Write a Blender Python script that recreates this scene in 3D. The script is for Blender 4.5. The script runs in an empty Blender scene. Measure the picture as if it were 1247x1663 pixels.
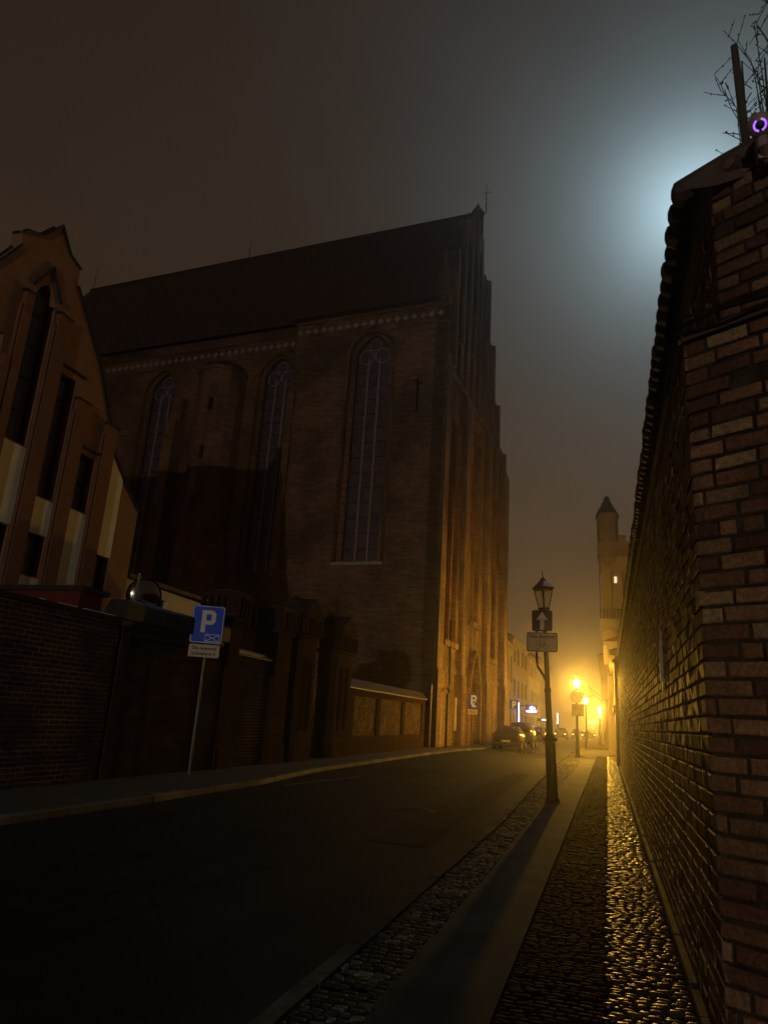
import bpy, math, random
from math import sin, cos, tan, pi, radians, hypot
from mathutils import Vector, Matrix
from mathutils.geometry import tessellate_polygon
random.seed(7)
R = random.random
def U(a, b): return a + (b - a) * R()
S = bpy.context.scene
COL = S.collection

# ------------------------------------------------------------------ materials
def nd(nt, t, **k):
    n = nt.nodes.new(t)
    for a, v in k.items():
        if a in n.inputs: n.inputs[a].default_value = v
        else: setattr(n, a, v)
    return n
def mat(name, col=(.2, .2, .2), rough=.7, metal=0, var=.25, scale=4., bump=0., bscale=30., spec=.5, emit=None, estr=0):
    m = bpy.data.materials.new(name); m.use_nodes = True
    nt = m.node_tree; b = nt.nodes['Principled BSDF']; L = nt.links
    b.inputs['Roughness'].default_value = rough; b.inputs['Metallic'].default_value = metal
    b.inputs['Specular IOR Level'].default_value = spec
    tc = nd(nt, 'ShaderNodeTexCoord')
    n = nd(nt, 'ShaderNodeTexNoise'); n.inputs['Scale'].default_value = scale; n.inputs['Detail'].default_value = 6
    L.new(tc.outputs['Object'], n.inputs['Vector'])
    mr = nd(nt, 'ShaderNodeMapRange'); mr.inputs[1].default_value = .3; mr.inputs[2].default_value = .7
    mr.inputs[3].default_value = 1 - var; mr.inputs[4].default_value = 1 + var
    L.new(n.outputs['Fac'], mr.inputs[0])
    mx = nd(nt, 'ShaderNodeVectorMath', operation='SCALE'); mx.inputs[0].default_value = col[:3]
    L.new(mr.outputs[0], mx.inputs['Scale']); L.new(mx.outputs[0], b.inputs['Base Color'])
    if bump:
        n2 = nd(nt, 'ShaderNodeTexNoise'); n2.inputs['Scale'].default_value = bscale; n2.inputs['Detail'].default_value = 5
        L.new(tc.outputs['Object'], n2.inputs['Vector'])
        bp = nd(nt, 'ShaderNodeBump'); bp.inputs['Strength'].default_value = 1; bp.inputs['Distance'].default_value = bump
        L.new(n2.outputs['Fac'], bp.inputs['Height']); L.new(bp.outputs[0], b.inputs['Normal'])
    if emit:
        b.inputs['Emission Color'].default_value = (*emit, 1); b.inputs['Emission Strength'].default_value = estr
    return m
def brickmat(name, ca, cb, cm, bw=.26, bh=.075, mort=.012, rough=.75, stain=(.1, .09, .08), patch=.5, pscale=.35, bump=.01, spec=.4, streak=.28, vert=0.):
    m = bpy.data.materials.new(name); m.use_nodes = True
    nt = m.node_tree; b = nt.nodes['Principled BSDF']; L = nt.links
    uv = nd(nt, 'ShaderNodeUVMap'); uv.uv_map = 'UVMap'
    w = nd(nt, 'ShaderNodeTexNoise'); w.inputs['Scale'].default_value = 1.5
    L.new(uv.outputs[0], w.inputs['Vector'])
    add = nd(nt, 'ShaderNodeVectorMath', operation='MULTIPLY_ADD'); add.inputs[1].default_value = (.03, .03, 0)
    L.new(w.outputs['Color'], add.inputs[0]); L.new(uv.outputs[0], add.inputs[2])
    br = nd(nt, 'ShaderNodeTexBrick'); br.offset = .5
    br.inputs['Scale'].default_value = 1; br.inputs['Mortar Size'].default_value = mort
    br.inputs['Mortar Smooth'].default_value = .3; br.inputs['Bias'].default_value = -.1
    br.inputs['Brick Width'].default_value = bw; br.inputs['Row Height'].default_value = bh
    br.inputs['Color1'].default_value = (*ca, 1); br.inputs['Color2'].default_value = (*cb, 1); br.inputs['Mortar'].default_value = (*cm, 1)
    L.new(add.outputs[0], br.inputs['Vector'])
    n = nd(nt, 'ShaderNodeTexNoise'); n.inputs['Scale'].default_value = pscale; n.inputs['Detail'].default_value = 9; n.inputs['Roughness'].default_value = .65
    L.new(uv.outputs[0], n.inputs['Vector'])
    mr = nd(nt, 'ShaderNodeMapRange'); mr.inputs[1].default_value = .42; mr.inputs[2].default_value = .62; mr.inputs[3].default_value = 0; mr.inputs[4].default_value = patch
    L.new(n.outputs['Fac'], mr.inputs[0])
    mp = nd(nt, 'ShaderNodeMapping'); mp.inputs['Scale'].default_value = (2.2, .35, 1)
    L.new(uv.outputs[0], mp.inputs[0])
    mp2 = nd(nt, 'ShaderNodeMapping'); mp2.inputs['Scale'].default_value = (.9, 5, 1)
    L.new(uv.outputs[0], mp2.inputs[0])
    n3 = nd(nt, 'ShaderNodeTexNoise'); n3.inputs['Scale'].default_value = 1.2; n3.inputs['Detail'].default_value = 6
    L.new(mp2.outputs[0], n3.inputs['Vector'])
    mix = nd(nt, 'ShaderNodeMix', data_type='RGBA'); mix.inputs['B'].default_value = (*stain, 1)
    L.new(mr.outputs[0], mix.inputs['Factor']); L.new(br.outputs['Color'], mix.inputs['A'])
    mr3 = nd(nt, 'ShaderNodeMapRange'); mr3.inputs[1].default_value = .35; mr3.inputs[2].default_value = .65; mr3.inputs[3].default_value = 1 - streak; mr3.inputs[4].default_value = 1 + streak
    L.new(n3.outputs['Fac'], mr3.inputs[0])
    nv = nd(nt, 'ShaderNodeTexNoise'); nv.inputs['Scale'].default_value = .55; nv.inputs['Detail'].default_value = 5; L.new(mp.outputs[0], nv.inputs['Vector'])
    mv = nd(nt, 'ShaderNodeMapRange'); mv.inputs[1].default_value = .38; mv.inputs[2].default_value = .6; mv.inputs[3].default_value = 1 - vert; mv.inputs[4].default_value = 1 + vert * .15; L.new(nv.outputs['Fac'], mv.inputs[0])
    mm5 = nd(nt, 'ShaderNodeMath', operation='MULTIPLY'); L.new(mv.outputs[0], mm5.inputs[0]); L.new(mr3.outputs[0], mm5.inputs[1]); mr3 = mm5
    sc = nd(nt, 'ShaderNodeVectorMath', operation='SCALE'); L.new(mix.outputs['Result'], sc.inputs[0]); L.new(mr3.outputs[0], sc.inputs['Scale'])
    L.new(sc.outputs[0], b.inputs['Base Color'])
    n4 = nd(nt, 'ShaderNodeTexNoise'); n4.inputs['Scale'].default_value = 25; n4.inputs['Detail'].default_value = 4
    L.new(uv.outputs[0], n4.inputs['Vector'])
    hm = nd(nt, 'ShaderNodeMath', operation='MULTIPLY_ADD'); hm.inputs[1].default_value = -1
    L.new(br.outputs['Fac'], hm.inputs[0]); L.new(n4.outputs['Fac'], hm.inputs[2])
    bp = nd(nt, 'ShaderNodeBump'); bp.inputs['Distance'].default_value = bump; bp.inputs['Strength'].default_value = 1
    L.new(hm.outputs[0], bp.inputs['Height']); L.new(bp.outputs[0], b.inputs['Normal'])
    b.inputs['Roughness'].default_value = rough; b.inputs['Specular IOR Level'].default_value = spec
    return m
def attrmat(name, cols, rough, bump, bscale, spec=.5, rv=.15):
    """one colour per stone or brick, read from the mesh attribute 'bv'"""
    m = bpy.data.materials.new(name); m.use_nodes = True
    nt = m.node_tree; b = nt.nodes['Principled BSDF']; L = nt.links
    at = nd(nt, 'ShaderNodeAttribute'); at.attribute_name = 'bv'
    cr = nd(nt, 'ShaderNodeValToRGB'); e = cr.color_ramp.elements
    while len(e) < len(cols): e.new(.5)
    for i, c in enumerate(cols): e[i].position = i / (len(cols) - 1); e[i].color = (*c, 1)
    L.new(at.outputs['Fac'], cr.inputs[0])
    tc = nd(nt, 'ShaderNodeTexCoord'); n = nd(nt, 'ShaderNodeTexNoise'); n.inputs['Scale'].default_value = bscale; n.inputs['Detail'].default_value = 6
    L.new(tc.outputs['Object'], n.inputs['Vector'])
    mr = nd(nt, 'ShaderNodeMapRange'); mr.inputs[1].default_value = .35; mr.inputs[2].default_value = .65; mr.inputs[3].default_value = .65; mr.inputs[4].default_value = 1.3
    L.new(n.outputs['Fac'], mr.inputs[0])
    n5 = nd(nt, 'ShaderNodeTexNoise'); n5.inputs['Scale'].default_value = 1.6; n5.inputs['Detail'].default_value = 4
    L.new(tc.outputs['Object'], n5.inputs['Vector'])
    mr5 = nd(nt, 'ShaderNodeMapRange'); mr5.inputs[1].default_value = .35; mr5.inputs[2].default_value = .65; mr5.inputs[3].default_value = .55; mr5.inputs[4].default_value = 1.35
    L.new(n5.outputs['Fac'], mr5.inputs[0])
    mm = nd(nt, 'ShaderNodeMath', operation='MULTIPLY'); L.new(mr.outputs[0], mm.inputs[0]); L.new(mr5.outputs[0], mm.inputs[1])
    sc = nd(nt, 'ShaderNodeVectorMath', operation='SCALE'); L.new(cr.outputs[0], sc.inputs[0]); L.new(mm.outputs[0], sc.inputs['Scale'])
    L.new(sc.outputs[0], b.inputs['Base Color'])
    mr2 = nd(nt, 'ShaderNodeMapRange'); mr2.inputs[3].default_value = rough - rv; mr2.inputs[4].default_value = rough + rv
    L.new(n.outputs['Fac'], mr2.inputs[0]); L.new(mr2.outputs[0], b.inputs['Roughness'])
    bp = nd(nt, 'ShaderNodeBump'); bp.inputs['Distance'].default_value = bump; bp.inputs['Strength'].default_value = 1
    L.new(n.outputs['Fac'], bp.inputs['Height']); L.new(bp.outputs[0], b.inputs['Normal'])
    b.inputs['Specular IOR Level'].default_value = spec
    return m
def emis(name, col, s):
    m = bpy.data.materials.new(name); m.use_nodes = True; nt = m.node_tree; nt.nodes.clear()
    e = nd(nt, 'ShaderNodeEmission'); e.inputs[0].default_value = (*col, 1); e.inputs[1].default_value = s
    n = nd(nt, 'ShaderNodeTexNoise'); n.inputs['Scale'].default_value = 3
    mr = nd(nt, 'ShaderNodeMapRange'); mr.inputs[3].default_value = .7 * s; mr.inputs[4].default_value = 1.3 * s
    nt.links.new(n.outputs['Fac'], mr.inputs[0]); nt.links.new(mr.outputs[0], e.inputs[1])
    o = nd(nt, 'ShaderNodeOutputMaterial'); nt.links.new(e.outputs[0], o.inputs[0]); return m
def panemat(name, col, s=0, tr=.75, gloss=(.6, .6, .6)):
    m = bpy.data.materials.new(name); m.use_nodes = True; nt = m.node_tree; nt.nodes.clear()
    t = nd(nt, 'ShaderNodeBsdfTransparent'); t.inputs[0].default_value = (.9, .88, .8, 1)
    if s: e = nd(nt, 'ShaderNodeEmission'); e.inputs[0].default_value = (*col, 1); e.inputs[1].default_value = s
    else:
        e = nd(nt, 'ShaderNodeBsdfTranslucent'); e.inputs[0].default_value = (*col, 1)
    mx = nd(nt, 'ShaderNodeMixShader'); mx.inputs[0].default_value = 1 - tr
    o = nd(nt, 'ShaderNodeOutputMaterial'); L = nt.links
    L.new(t.outputs[0], mx.inputs[1]); L.new(e.outputs[0], mx.inputs[2]); L.new(mx.outputs[0], o.inputs[0]); return m

M = {}
M['church'] = brickmat('church_brick', (.50, .235, .13), (.32, .15, .085), (.40, .32, .23), .30, .105, .014, stain=(.085, .055, .045), patch=.75, pscale=.22, bump=.02)
M['church_dk'] = brickmat('church_brick_front', (.40, .235, .12), (.24, .135, .07), (.36, .27, .17), .30, .105, .014, stain=(.10, .06, .04), patch=.6, pscale=.3, bump=.02, vert=.55)
M['lbrick'] = brickmat('facade_brick', (.34, .17, .09), (.29, .145, .075), (.30, .2, .13), .25, .075, .009, stain=(.22, .11, .06), patch=.5, pscale=.8, bump=.004, streak=.07)
M['lbrick_dk'] = brickmat('facade_brick_trim', (.27, .1, .05), (.2, .08, .045), (.2, .13, .09), .25, .075, .009, stain=(.12, .06, .04), patch=.4, bump=.004, streak=.07)
M['wallbrick'] = brickmat('old_wall_brick', (.075, .034, .026), (.045, .022, .018), (.22, .20, .17), .27, .085, .010, stain=(.04, .03, .024), patch=.9, pscale=.7, bump=.012, spec=.03, rough=.95)
M['wallbrick2'] = brickmat('plastered_wall_brick', (.050, .020, .016), (.032, .015, .013), (.065, .055, .048), .27, .085, .008, stain=(.06, .045, .038), patch=.8, pscale=1.3, bump=.008, spec=.03, rough=.95)
M['pier'] = brickmat('pier_brick', (.07, .026, .020), (.048, .019, .015), (.09, .07, .055), .27, .085, .010, stain=(.05, .03, .025), patch=.7, pscale=.9, bump=.01, spec=.05, rough=.95)
M['rooftile'] = brickmat('roof_tile', (.20, .10, .065), (.15, .075, .055), (.05, .035, .025), .2, .3, .03, stain=(.09, .06, .045), patch=.6, bump=.03)
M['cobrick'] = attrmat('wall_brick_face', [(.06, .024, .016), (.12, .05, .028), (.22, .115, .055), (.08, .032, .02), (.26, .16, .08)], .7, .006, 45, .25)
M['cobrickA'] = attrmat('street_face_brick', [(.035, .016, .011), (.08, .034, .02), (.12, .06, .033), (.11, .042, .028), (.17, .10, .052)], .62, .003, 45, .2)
M['cobrickC'] = attrmat('panel_brick_face', [(.08, .033, .022), (.15, .075, .04), (.22, .13, .07), (.10, .042, .026)], .75, .003, 45, .12)
M['mortar'] = mat('mortar', (.036, .025, .018), .95, var=.5, scale=9, bump=.012, bscale=45, spec=.05)
M['mortarC'] = mat('mortar_light', (.06, .045, .035), .9, bump=.006, bscale=60)
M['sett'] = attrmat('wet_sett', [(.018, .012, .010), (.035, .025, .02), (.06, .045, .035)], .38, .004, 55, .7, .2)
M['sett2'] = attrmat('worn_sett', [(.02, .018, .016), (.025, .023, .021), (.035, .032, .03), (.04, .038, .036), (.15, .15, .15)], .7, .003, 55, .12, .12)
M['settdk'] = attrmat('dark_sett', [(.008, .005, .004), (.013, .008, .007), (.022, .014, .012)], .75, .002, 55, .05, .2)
M['slab'] = attrmat('concrete_slab', [(.034, .039, .034), (.038, .043, .038), (.044, .048, .042)], .8, .002, 60, .2)
M['kerb'] = attrmat('kerb_stone', [(.05, .045, .038), (.09, .083, .07), (.18, .165, .14)], .65, .004, 30, .4)
M['kerbdark'] = attrmat('dark_kerb_stone', [(.018, .017, .015), (.03, .028, .026), (.04, .038, .035), (.10, .10, .095)], .8, .004, 12, .1)
M['asphalt'] = mat('asphalt', (.013, .013, .0125), .75, var=.6, scale=.9, bump=.005, bscale=120, spec=.1)
M['earth'] = mat('ground', (.05, .042, .034), .8, scale=.6, bump=.01)
M['leftpave'] = brickmat('left_pavement_slabs', (.06, .055, .05), (.045, .042, .038), (.03, .028, .025), .5, .5, .012, stain=(.05, .045, .04), patch=.6, bump=.004)
M['iron'] = mat('black_iron', (.007, .0065, .0065), .5, .0, bump=.001, spec=.25)
M['steel'] = mat('galvanised_steel', (.12, .11, .10), .5, .3)
M['signblue'] = mat('sign_blue', (.006, .075, .82), .4, var=.08)
M['signnavy'] = mat('sign_navy', (.003, .005, .04), .6, spec=.05)
M['signdull'] = mat('sign_dull_white', (.5, .42, .38), .6)
M['signtan'] = mat('sign_dull_cream', (.36, .24, .16), .6, var=.15)
M['signwhite'] = mat('sign_white', (.85, .8, .75), .45, var=.06)
M['signcream'] = mat('sign_cream', (.68, .52, .38), .45, var=.08)
M['signblack'] = mat('sign_black', (.03, .02, .018), .5)
M['signgrey'] = mat('sign_back_grey', (.30, .27, .24), .5, .3)
M['cream'] = mat('cream_render', (.86, .83, .66), .85, var=.10, scale=1.2, bump=.002)
M['whiterender'] = mat('white_render', (.62, .6, .5), .85, var=.12, scale=1)
M['glass'] = mat('dark_window_glass', (.035, .042, .05), .12, spec=.8, var=.3, scale=.8)
M['churchglass'] = mat('leaded_glass', (.17, .12, .15), .45, var=.4, scale=2.5)
M['stone'] = mat('pale_stone', (.62, .54, .44), .8)
M['leading'] = mat('mullion_stone', (.50, .40, .38), .7)
M['frame'] = mat('window_frame_dark', (.04, .028, .022), .5)
M['redfascia'] = mat('oxblood_boards', (.13, .018, .014), .5, var=.2)
M['roofdark'] = mat('dark_roofing', (.02, .017, .016), .7, bump=.004)
M['tile'] = mat('ridge_tile_clay', (.06, .03, .024), .6, bump=.003, bscale=40)
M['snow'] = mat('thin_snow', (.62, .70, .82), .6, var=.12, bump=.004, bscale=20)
M['wood'] = mat('old_wood', (.045, .03, .022), .8, bump=.004, bscale=20)
M['twig'] = mat('twig_bark', (.035, .025, .022), .8)
M['carpaint'] = mat('dark_car_paint', (.006, .005, .005), .16, .0, var=.1, spec=.18)
M['carpaint2'] = mat('wine_car_paint', (.012, .004, .003), .16, .0, var=.1, spec=.18)
M['carpaint3'] = mat('grey_car_paint', (.012, .012, .012), .16, .0, var=.1, spec=.18)
M['tyre'] = mat('tyre_rubber', (.006, .006, .006), .9, spec=.1)
M['rim'] = mat('wheel_rim', (.35, .35, .35), .3, .8)
M['redlens'] = mat('red_lens', (.06, .006, .005), .2)
M['plate'] = mat('number_plate', (.22, .22, .2), .4)
M['mirror'] = mat('mirror_glass', (.4, .38, .35), .2, 1, var=.1, spec=1.)
M['town1'] = mat('grey_ochre_render', (.30, .25, .15), .85, scale=.5)
M['town2'] = mat('pale_render', (.42, .36, .26), .85, scale=.5)
M['town3'] = mat('brown_render', (.24, .19, .12), .85, scale=.5)
M['towerr'] = mat('tower_render', (.33, .27, .17), .85, scale=.4)
M['flag'] = mat('flag_cloth', (.35, .25, .12), .8)
M['cambody'] = mat('camera_housing', (.22, .16, .12), .5)
M['purple'] = emis('violet_led', (.35, .12, 1.), 1.6)
M['bulb'] = emis('sodium_bulb', (1, .58, .14), 60)
M['panelit'] = panemat('lit_lantern_pane', (1, .58, .14), 60, .72)
M['paneoff'] = panemat('lantern_pane', (.5, .48, .4), 0, .72)
M['blueneon'] = emis('blue_white_neon', (.35, .45, 1.), 5)
M['whiteneon'] = emis('white_tube', (1, .85, .75), 5)
M['litwin'] = emis('lit_window', (1, .75, .45), 1.2)
M['carglint'] = emis('warm_car_glint', (1, .6, .15), 4)

# ------------------------------------------------------------------ mesh builder
class MB:
    def __init__(s): s.v = []; s.f = []; s.bv = []; s.sm = False
    def add(s, vs, fs, bv=None):
        o = len(s.v); s.v += [Vector(p) for p in vs]; s.f += [tuple(i + o for i in f) for f in fs]
        s.bv += [R() if bv is None else bv] * len(fs); return s
    def box(s, x0, x1, y0, y1, z0, z1, bv=None):
        vs = [(x, y, z) for z in (z0, z1) for y in (y0, y1) for x in (x0, x1)]
        return s.add(vs, [(0, 2, 3, 1), (4, 5, 7, 6), (0, 1, 5, 4), (2, 6, 7, 3), (0, 4, 6, 2), (1, 3, 7, 5)], bv)
    def obox(s, F, a0, a1, b0, b1, z0, z1, bv=None):
        """box in a frame F(a, b, z)"""
        vs = [F(a, b, z) for z in (z0, z1) for b in (b0, b1) for a in (a0, a1)]
        return s.add(vs, [(0, 2, 3, 1), (4, 5, 7, 6), (0, 1, 5, 4), (2, 6, 7, 3), (0, 4, 6, 2), (1, 3, 7, 5)], bv)
    def tube(s, pts, r, n=8, cap=True):
        pts = [Vector(p) for p in pts]; rs = r if isinstance(r, (list, tuple)) else [r] * len(pts)
        o = len(s.v); d0 = None
        for i, p in enumerate(pts):
            d = (pts[min(i + 1, len(pts) - 1)] - pts[max(i - 1, 0)]).normalized()
            a = Vector((0, 0, 1)) if abs(d.z) < .9 else Vector((0, 1, 0))
            x = d.cross(a).normalized(); y = d.cross(x)
            for k in range(n):
                t = 2 * pi * k / n; s.v.append(p + (x * cos(t) + y * sin(t)) * rs[i])
        fs = []
        for i in range(len(pts) - 1):
            for k in range(n):
                k2 = (k + 1) % n; fs.append((o + i * n + k, o + i * n + k2, o + (i + 1) * n + k2, o + (i + 1) * n + k))
        if cap: fs += [tuple(o + k for k in range(n))[::-1], tuple(o + (len(pts) - 1) * n + k for k in range(n))]
        s.f += fs; s.bv += [R()] * len(fs); return s
    def lathe(s, c, prof, n=12, rot=0):
        """prof: list of (radius, z)"""
        o = len(s.v); c = Vector(c)
        for r, z in prof:
            for k in range(n):
                t = rot + 2 * pi * k / n; s.v.append(c + Vector((r * cos(t), r * sin(t), z)))
        fs = []
        for i in range(len(prof) - 1):
            for k in range(n):
                k2 = (k + 1) % n; fs.append((o + i * n + k, o + i * n + k2, o + (i + 1) * n + k2, o + (i + 1) * n + k))
        fs += [tuple(o + k for k in range(n))[::-1], tuple(o + (len(prof) - 1) * n + k for k in range(n))]
        s.f += fs; s.bv += [R()] * len(fs); return s
    def prism(s, F, poly, d0, d1, holes=(), caps=(True, True)):
        """polygon (u, z) with holes in the plane F(u, d, z), thick from d0 to d1"""
        loops = [poly] + list(holes); flat = [p for l in loops for p in l]
        tri = tessellate_polygon([[Vector((p[0], p[1], 0)) for p in l] for l in loops])
        n = len(flat); vs = [F(p[0], d0, p[1]) for p in flat] + [F(p[0], d1, p[1]) for p in flat]
        fs = []
        if caps[0]: fs += [tuple(t) for t in tri]
        if caps[1]: fs += [tuple(i + n for i in t[::-1]) for t in tri]
        o = 0
        for l in loops:
            k = len(l)
            for i in range(k): fs.append((o + i, o + (i + 1) % k, n + o + (i + 1) % k, n + o + i))
            o += k
        return s.add(vs, fs)
    def build(s, name, m, parent=None, loc=None, smooth=False):
        me = bpy.data.meshes.new(name)
        base = Vector(loc) if loc else (parent_world(parent) if parent else Vector((0, 0, 0)))
        me.from_pydata([tuple(p - base) for p in s.v], [], s.f); me.update()
        uvl = me.uv_layers.new(name='UVMap')
        for p in me.polygons:
            nrm = p.normal
            if abs(nrm.z) > .75: ux, vx = Vector((1, 0, 0)), Vector((0, 1, 0))
            else:
                ux = Vector((-nrm.y, nrm.x, 0)).normalized(); vx = nrm.cross(ux)
                if vx.z < 0: vx = -vx
            for li in p.loop_indices:
                q = me.vertices[me.loops[li].vertex_index].co + base
                uvl.data[li].uv = (q.dot(ux), q.dot(vx))
        at = me.attributes.new('bv', 'FLOAT', 'FACE')
        at.data.foreach_set('value', s.bv)
        if smooth: me.polygons.foreach_set('use_smooth', [True] * len(me.polygons))
        me.materials.append(M[m] if isinstance(m, str) else m)
        o = bpy.data.objects.new(name, me); COL.objects.link(o)
        if parent: o.parent = parent
        else: o.location = base
        return o
def parent_world(p):
    v = Vector((0, 0, 0))
    while p: v += p.location; p = p.parent
    return v
def tag(o, label=None, cat=None, group=None, kind=None):
    if label: o['label'] = label
    if cat: o['category'] = cat
    if group: o['group'] = group
    if kind: o['kind'] = kind
    return o
def thing(name, loc, label, cat, group=None):
    o = bpy.data.objects.new(name, None); COL.objects.link(o); o.location = loc; o.empty_display_size = .3
    return tag(o, label, cat, group)
def copy_tree(o, parent=None):
    c = o.copy(); COL.objects.link(c); c.parent = parent
    for ch in list(o.children): copy_tree(ch, c)
    return c
def XYZ(x, y, z): return (x, y, z)
def text_mesh(txt, size, F, d0, d1, name, m, parent, bold=0):
    cu = bpy.data.curves.new('t', 'FONT'); cu.body = txt; cu.size = size; cu.align_x = 'CENTER'; cu.resolution_u = 3; cu.offset = bold
    ob = bpy.data.objects.new('t', cu); COL.objects.link(ob)
    dg = bpy.context.evaluated_depsgraph_get(); me = bpy.data.meshes.new_from_object(ob.evaluated_get(dg))
    b = MB(); b.add([F(v.co.x, d1, v.co.y) for v in me.vertices], [tuple(p.vertices) for p in me.polygons])
    bpy.data.objects.remove(ob); bpy.data.curves.remove(cu); bpy.data.meshes.remove(me)
    return b
def frame(P, u, n):
    """F(a, d, z): a along u, d out along n, from P"""
    P = Vector(P); u = Vector((*u, 0)).normalized(); n = Vector((*n, 0)).normalized()
    return lambda a, d, z: tuple(P + u * a + n * d + Vector((0, 0, z)))
def lancet(u0, u1, z0, zs, k=6, rise=None):
    """pointed-arch outline"""
    c = (u0 + u1) / 2; w = u1 - u0; rise = rise or w * .8
    l = [(u0, z0), (u1, z0), (u1, zs)]; q = rise / (w * .866)
    for i in range(1, k): t = radians(60) * i / k; l.append((u0 + w * cos(t), zs + w * sin(t) * q))
    l.append((c, zs + rise))
    for i in range(k - 1, 0, -1): t = radians(60) * i / k; l.append((u1 - w * cos(t), zs + w * sin(t) * q))
    l.append((u0, zs)); return l

# ------------------------------------------------------------------ camera
rho, th, psi = radians(3.6), radians(16.05), radians(17.8)
h = Vector((-sin(psi), cos(psi), 0)); Z = Vector((0, 0, 1))
fw = h * cos(th) + Z * sin(th); r0 = Vector((cos(psi), sin(psi), 0)); u0 = -h * sin(th) + Z * cos(th)
RR = r0 * cos(rho) + u0 * sin(rho); UU = u0 * cos(rho) - r0 * sin(rho)
cam = bpy.data.cameras.new('camera'); co = bpy.data.objects.new('camera', cam); COL.objects.link(co)
co.matrix_world = Matrix(((RR.x, UU.x, -fw.x, 0), (RR.y, UU.y, -fw.y, 0), (RR.z, UU.z, -fw.z, 1.5), (0, 0, 0, 1)))
cam.sensor_fit = 'VERTICAL'; cam.sensor_height = 24; cam.lens = 24 * 1150 / 1663; cam.clip_start = .05; cam.clip_end = 3000
S.camera = co
S.view_settings.view_transform = 'Standard'; S.view_settings.look = 'None'; S.view_settings.exposure = 0; S.view_settings.gamma = 1

# ------------------------------------------------------------------ ground, road, pavements
def sheet(name, m, pts, z, kind='structure'):
    b = MB(); b.add([(x, y, z) for x, y in pts], [tuple(range(len(pts)))])
    o = b.build(name, m); o['kind'] = kind; return o
sheet('ground', 'earth', [(-280, -280), (280, -280), (280, 280), (-280, 280)], -.14)
kerbL = [(-7.27, -60), (-7.27, 8), (-7.22, 10.5), (-7.25, 15), (-7.75, 19.5), (-7.82, 25), (-7.95, 32), (-7.85, 40), (-7.35, 45), (-7.3, 60), (-7.3, 150)]
KR = -1.74
kerbRx = [(KR, -60), (KR, 12), (-1.95, 20), (-2.15, 30), (-2.3, 45), (-2.3, 150)]
road = MB()
def interp(pl, y):
    for (xa, ya), (xb, yb) in zip(pl, pl[1:]):
        if ya <= y <= yb: return xa + (xb - xa) * (y - ya) / (yb - ya)
    return pl[-1][0]
ys = sorted(set([p[1] for p in kerbL] + [p[1] for p in kerbRx] + list(range(-60, 151, 3))))
for y0, y1 in zip(ys, ys[1:]):
    road.add([(interp(kerbL, y0), y0, -.1), (interp(kerbRx, y0), y0, -.1), (interp(kerbRx, y1), y1, -.1), (interp(kerbL, y1), y1, -.1)], [(0, 1, 2, 3)])
road.build('road', 'asphalt')['kind'] = 'structure'
lp = MB()
for y0, y1 in zip(ys, ys[1:]):
    lp.add([(-60, y0, -.004), (interp(kerbL, y0) - .15, y0, -.004), (interp(kerbL, y1) - .15, y1, -.004), (-60, y1, -.004)], [(0, 1, 2, 3)])
lp.build('pavement', 'leftpave')['kind'] = 'structure'
rp = MB()
for y0, y1 in zip(ys, ys[1:]):
    rp.add([(interp(kerbRx, y0), y0, -.03), (.6, y0, -.03), (.6, y1, -.03), (interp(kerbRx, y1), y1, -.03)], [(0, 1, 2, 3)])
rp.build('pavement_bed', 'mortar')['kind'] = 'structure'
# kerb stones
def kerb(pl, y0, y1, w, side, name, L=1.0, gap=.012):
    b = MB(); y = y0
    while y < y1:
        e = y + L - gap; xa, xb = interp(pl, y), interp(pl, e); j = U(-.006, .006); zt = .004 + U(-.004, .006)
        o = side * w
        x = [(xa + j, xa + j + o), (xb + j, xb + j + o)]
        ch = .012 * side
        vs = []
        for (p, q), yy in zip(x, (y, e)):
            vs += [(p, yy, -.13), (p, yy, zt - .012), (p + ch, yy, zt), (q, yy, zt), (q, yy, -.13)]
        fs = [(i, i + 1, i + 6, i + 5) for i in range(4)] + [(0, 4, 3, 2, 1), (5, 6, 7, 8, 9)]
        b.add(vs, fs); y += L
    b.build(name, 'kerb' if side < 0 else 'kerbdark')['kind'] = 'structure'
kerb(kerbL, -6, 110, .15, -1, 'kerb_left', 1.0)
kerb(kerbRx, -2, 70, .12, 1, 'kerb_right', .8)
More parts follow.
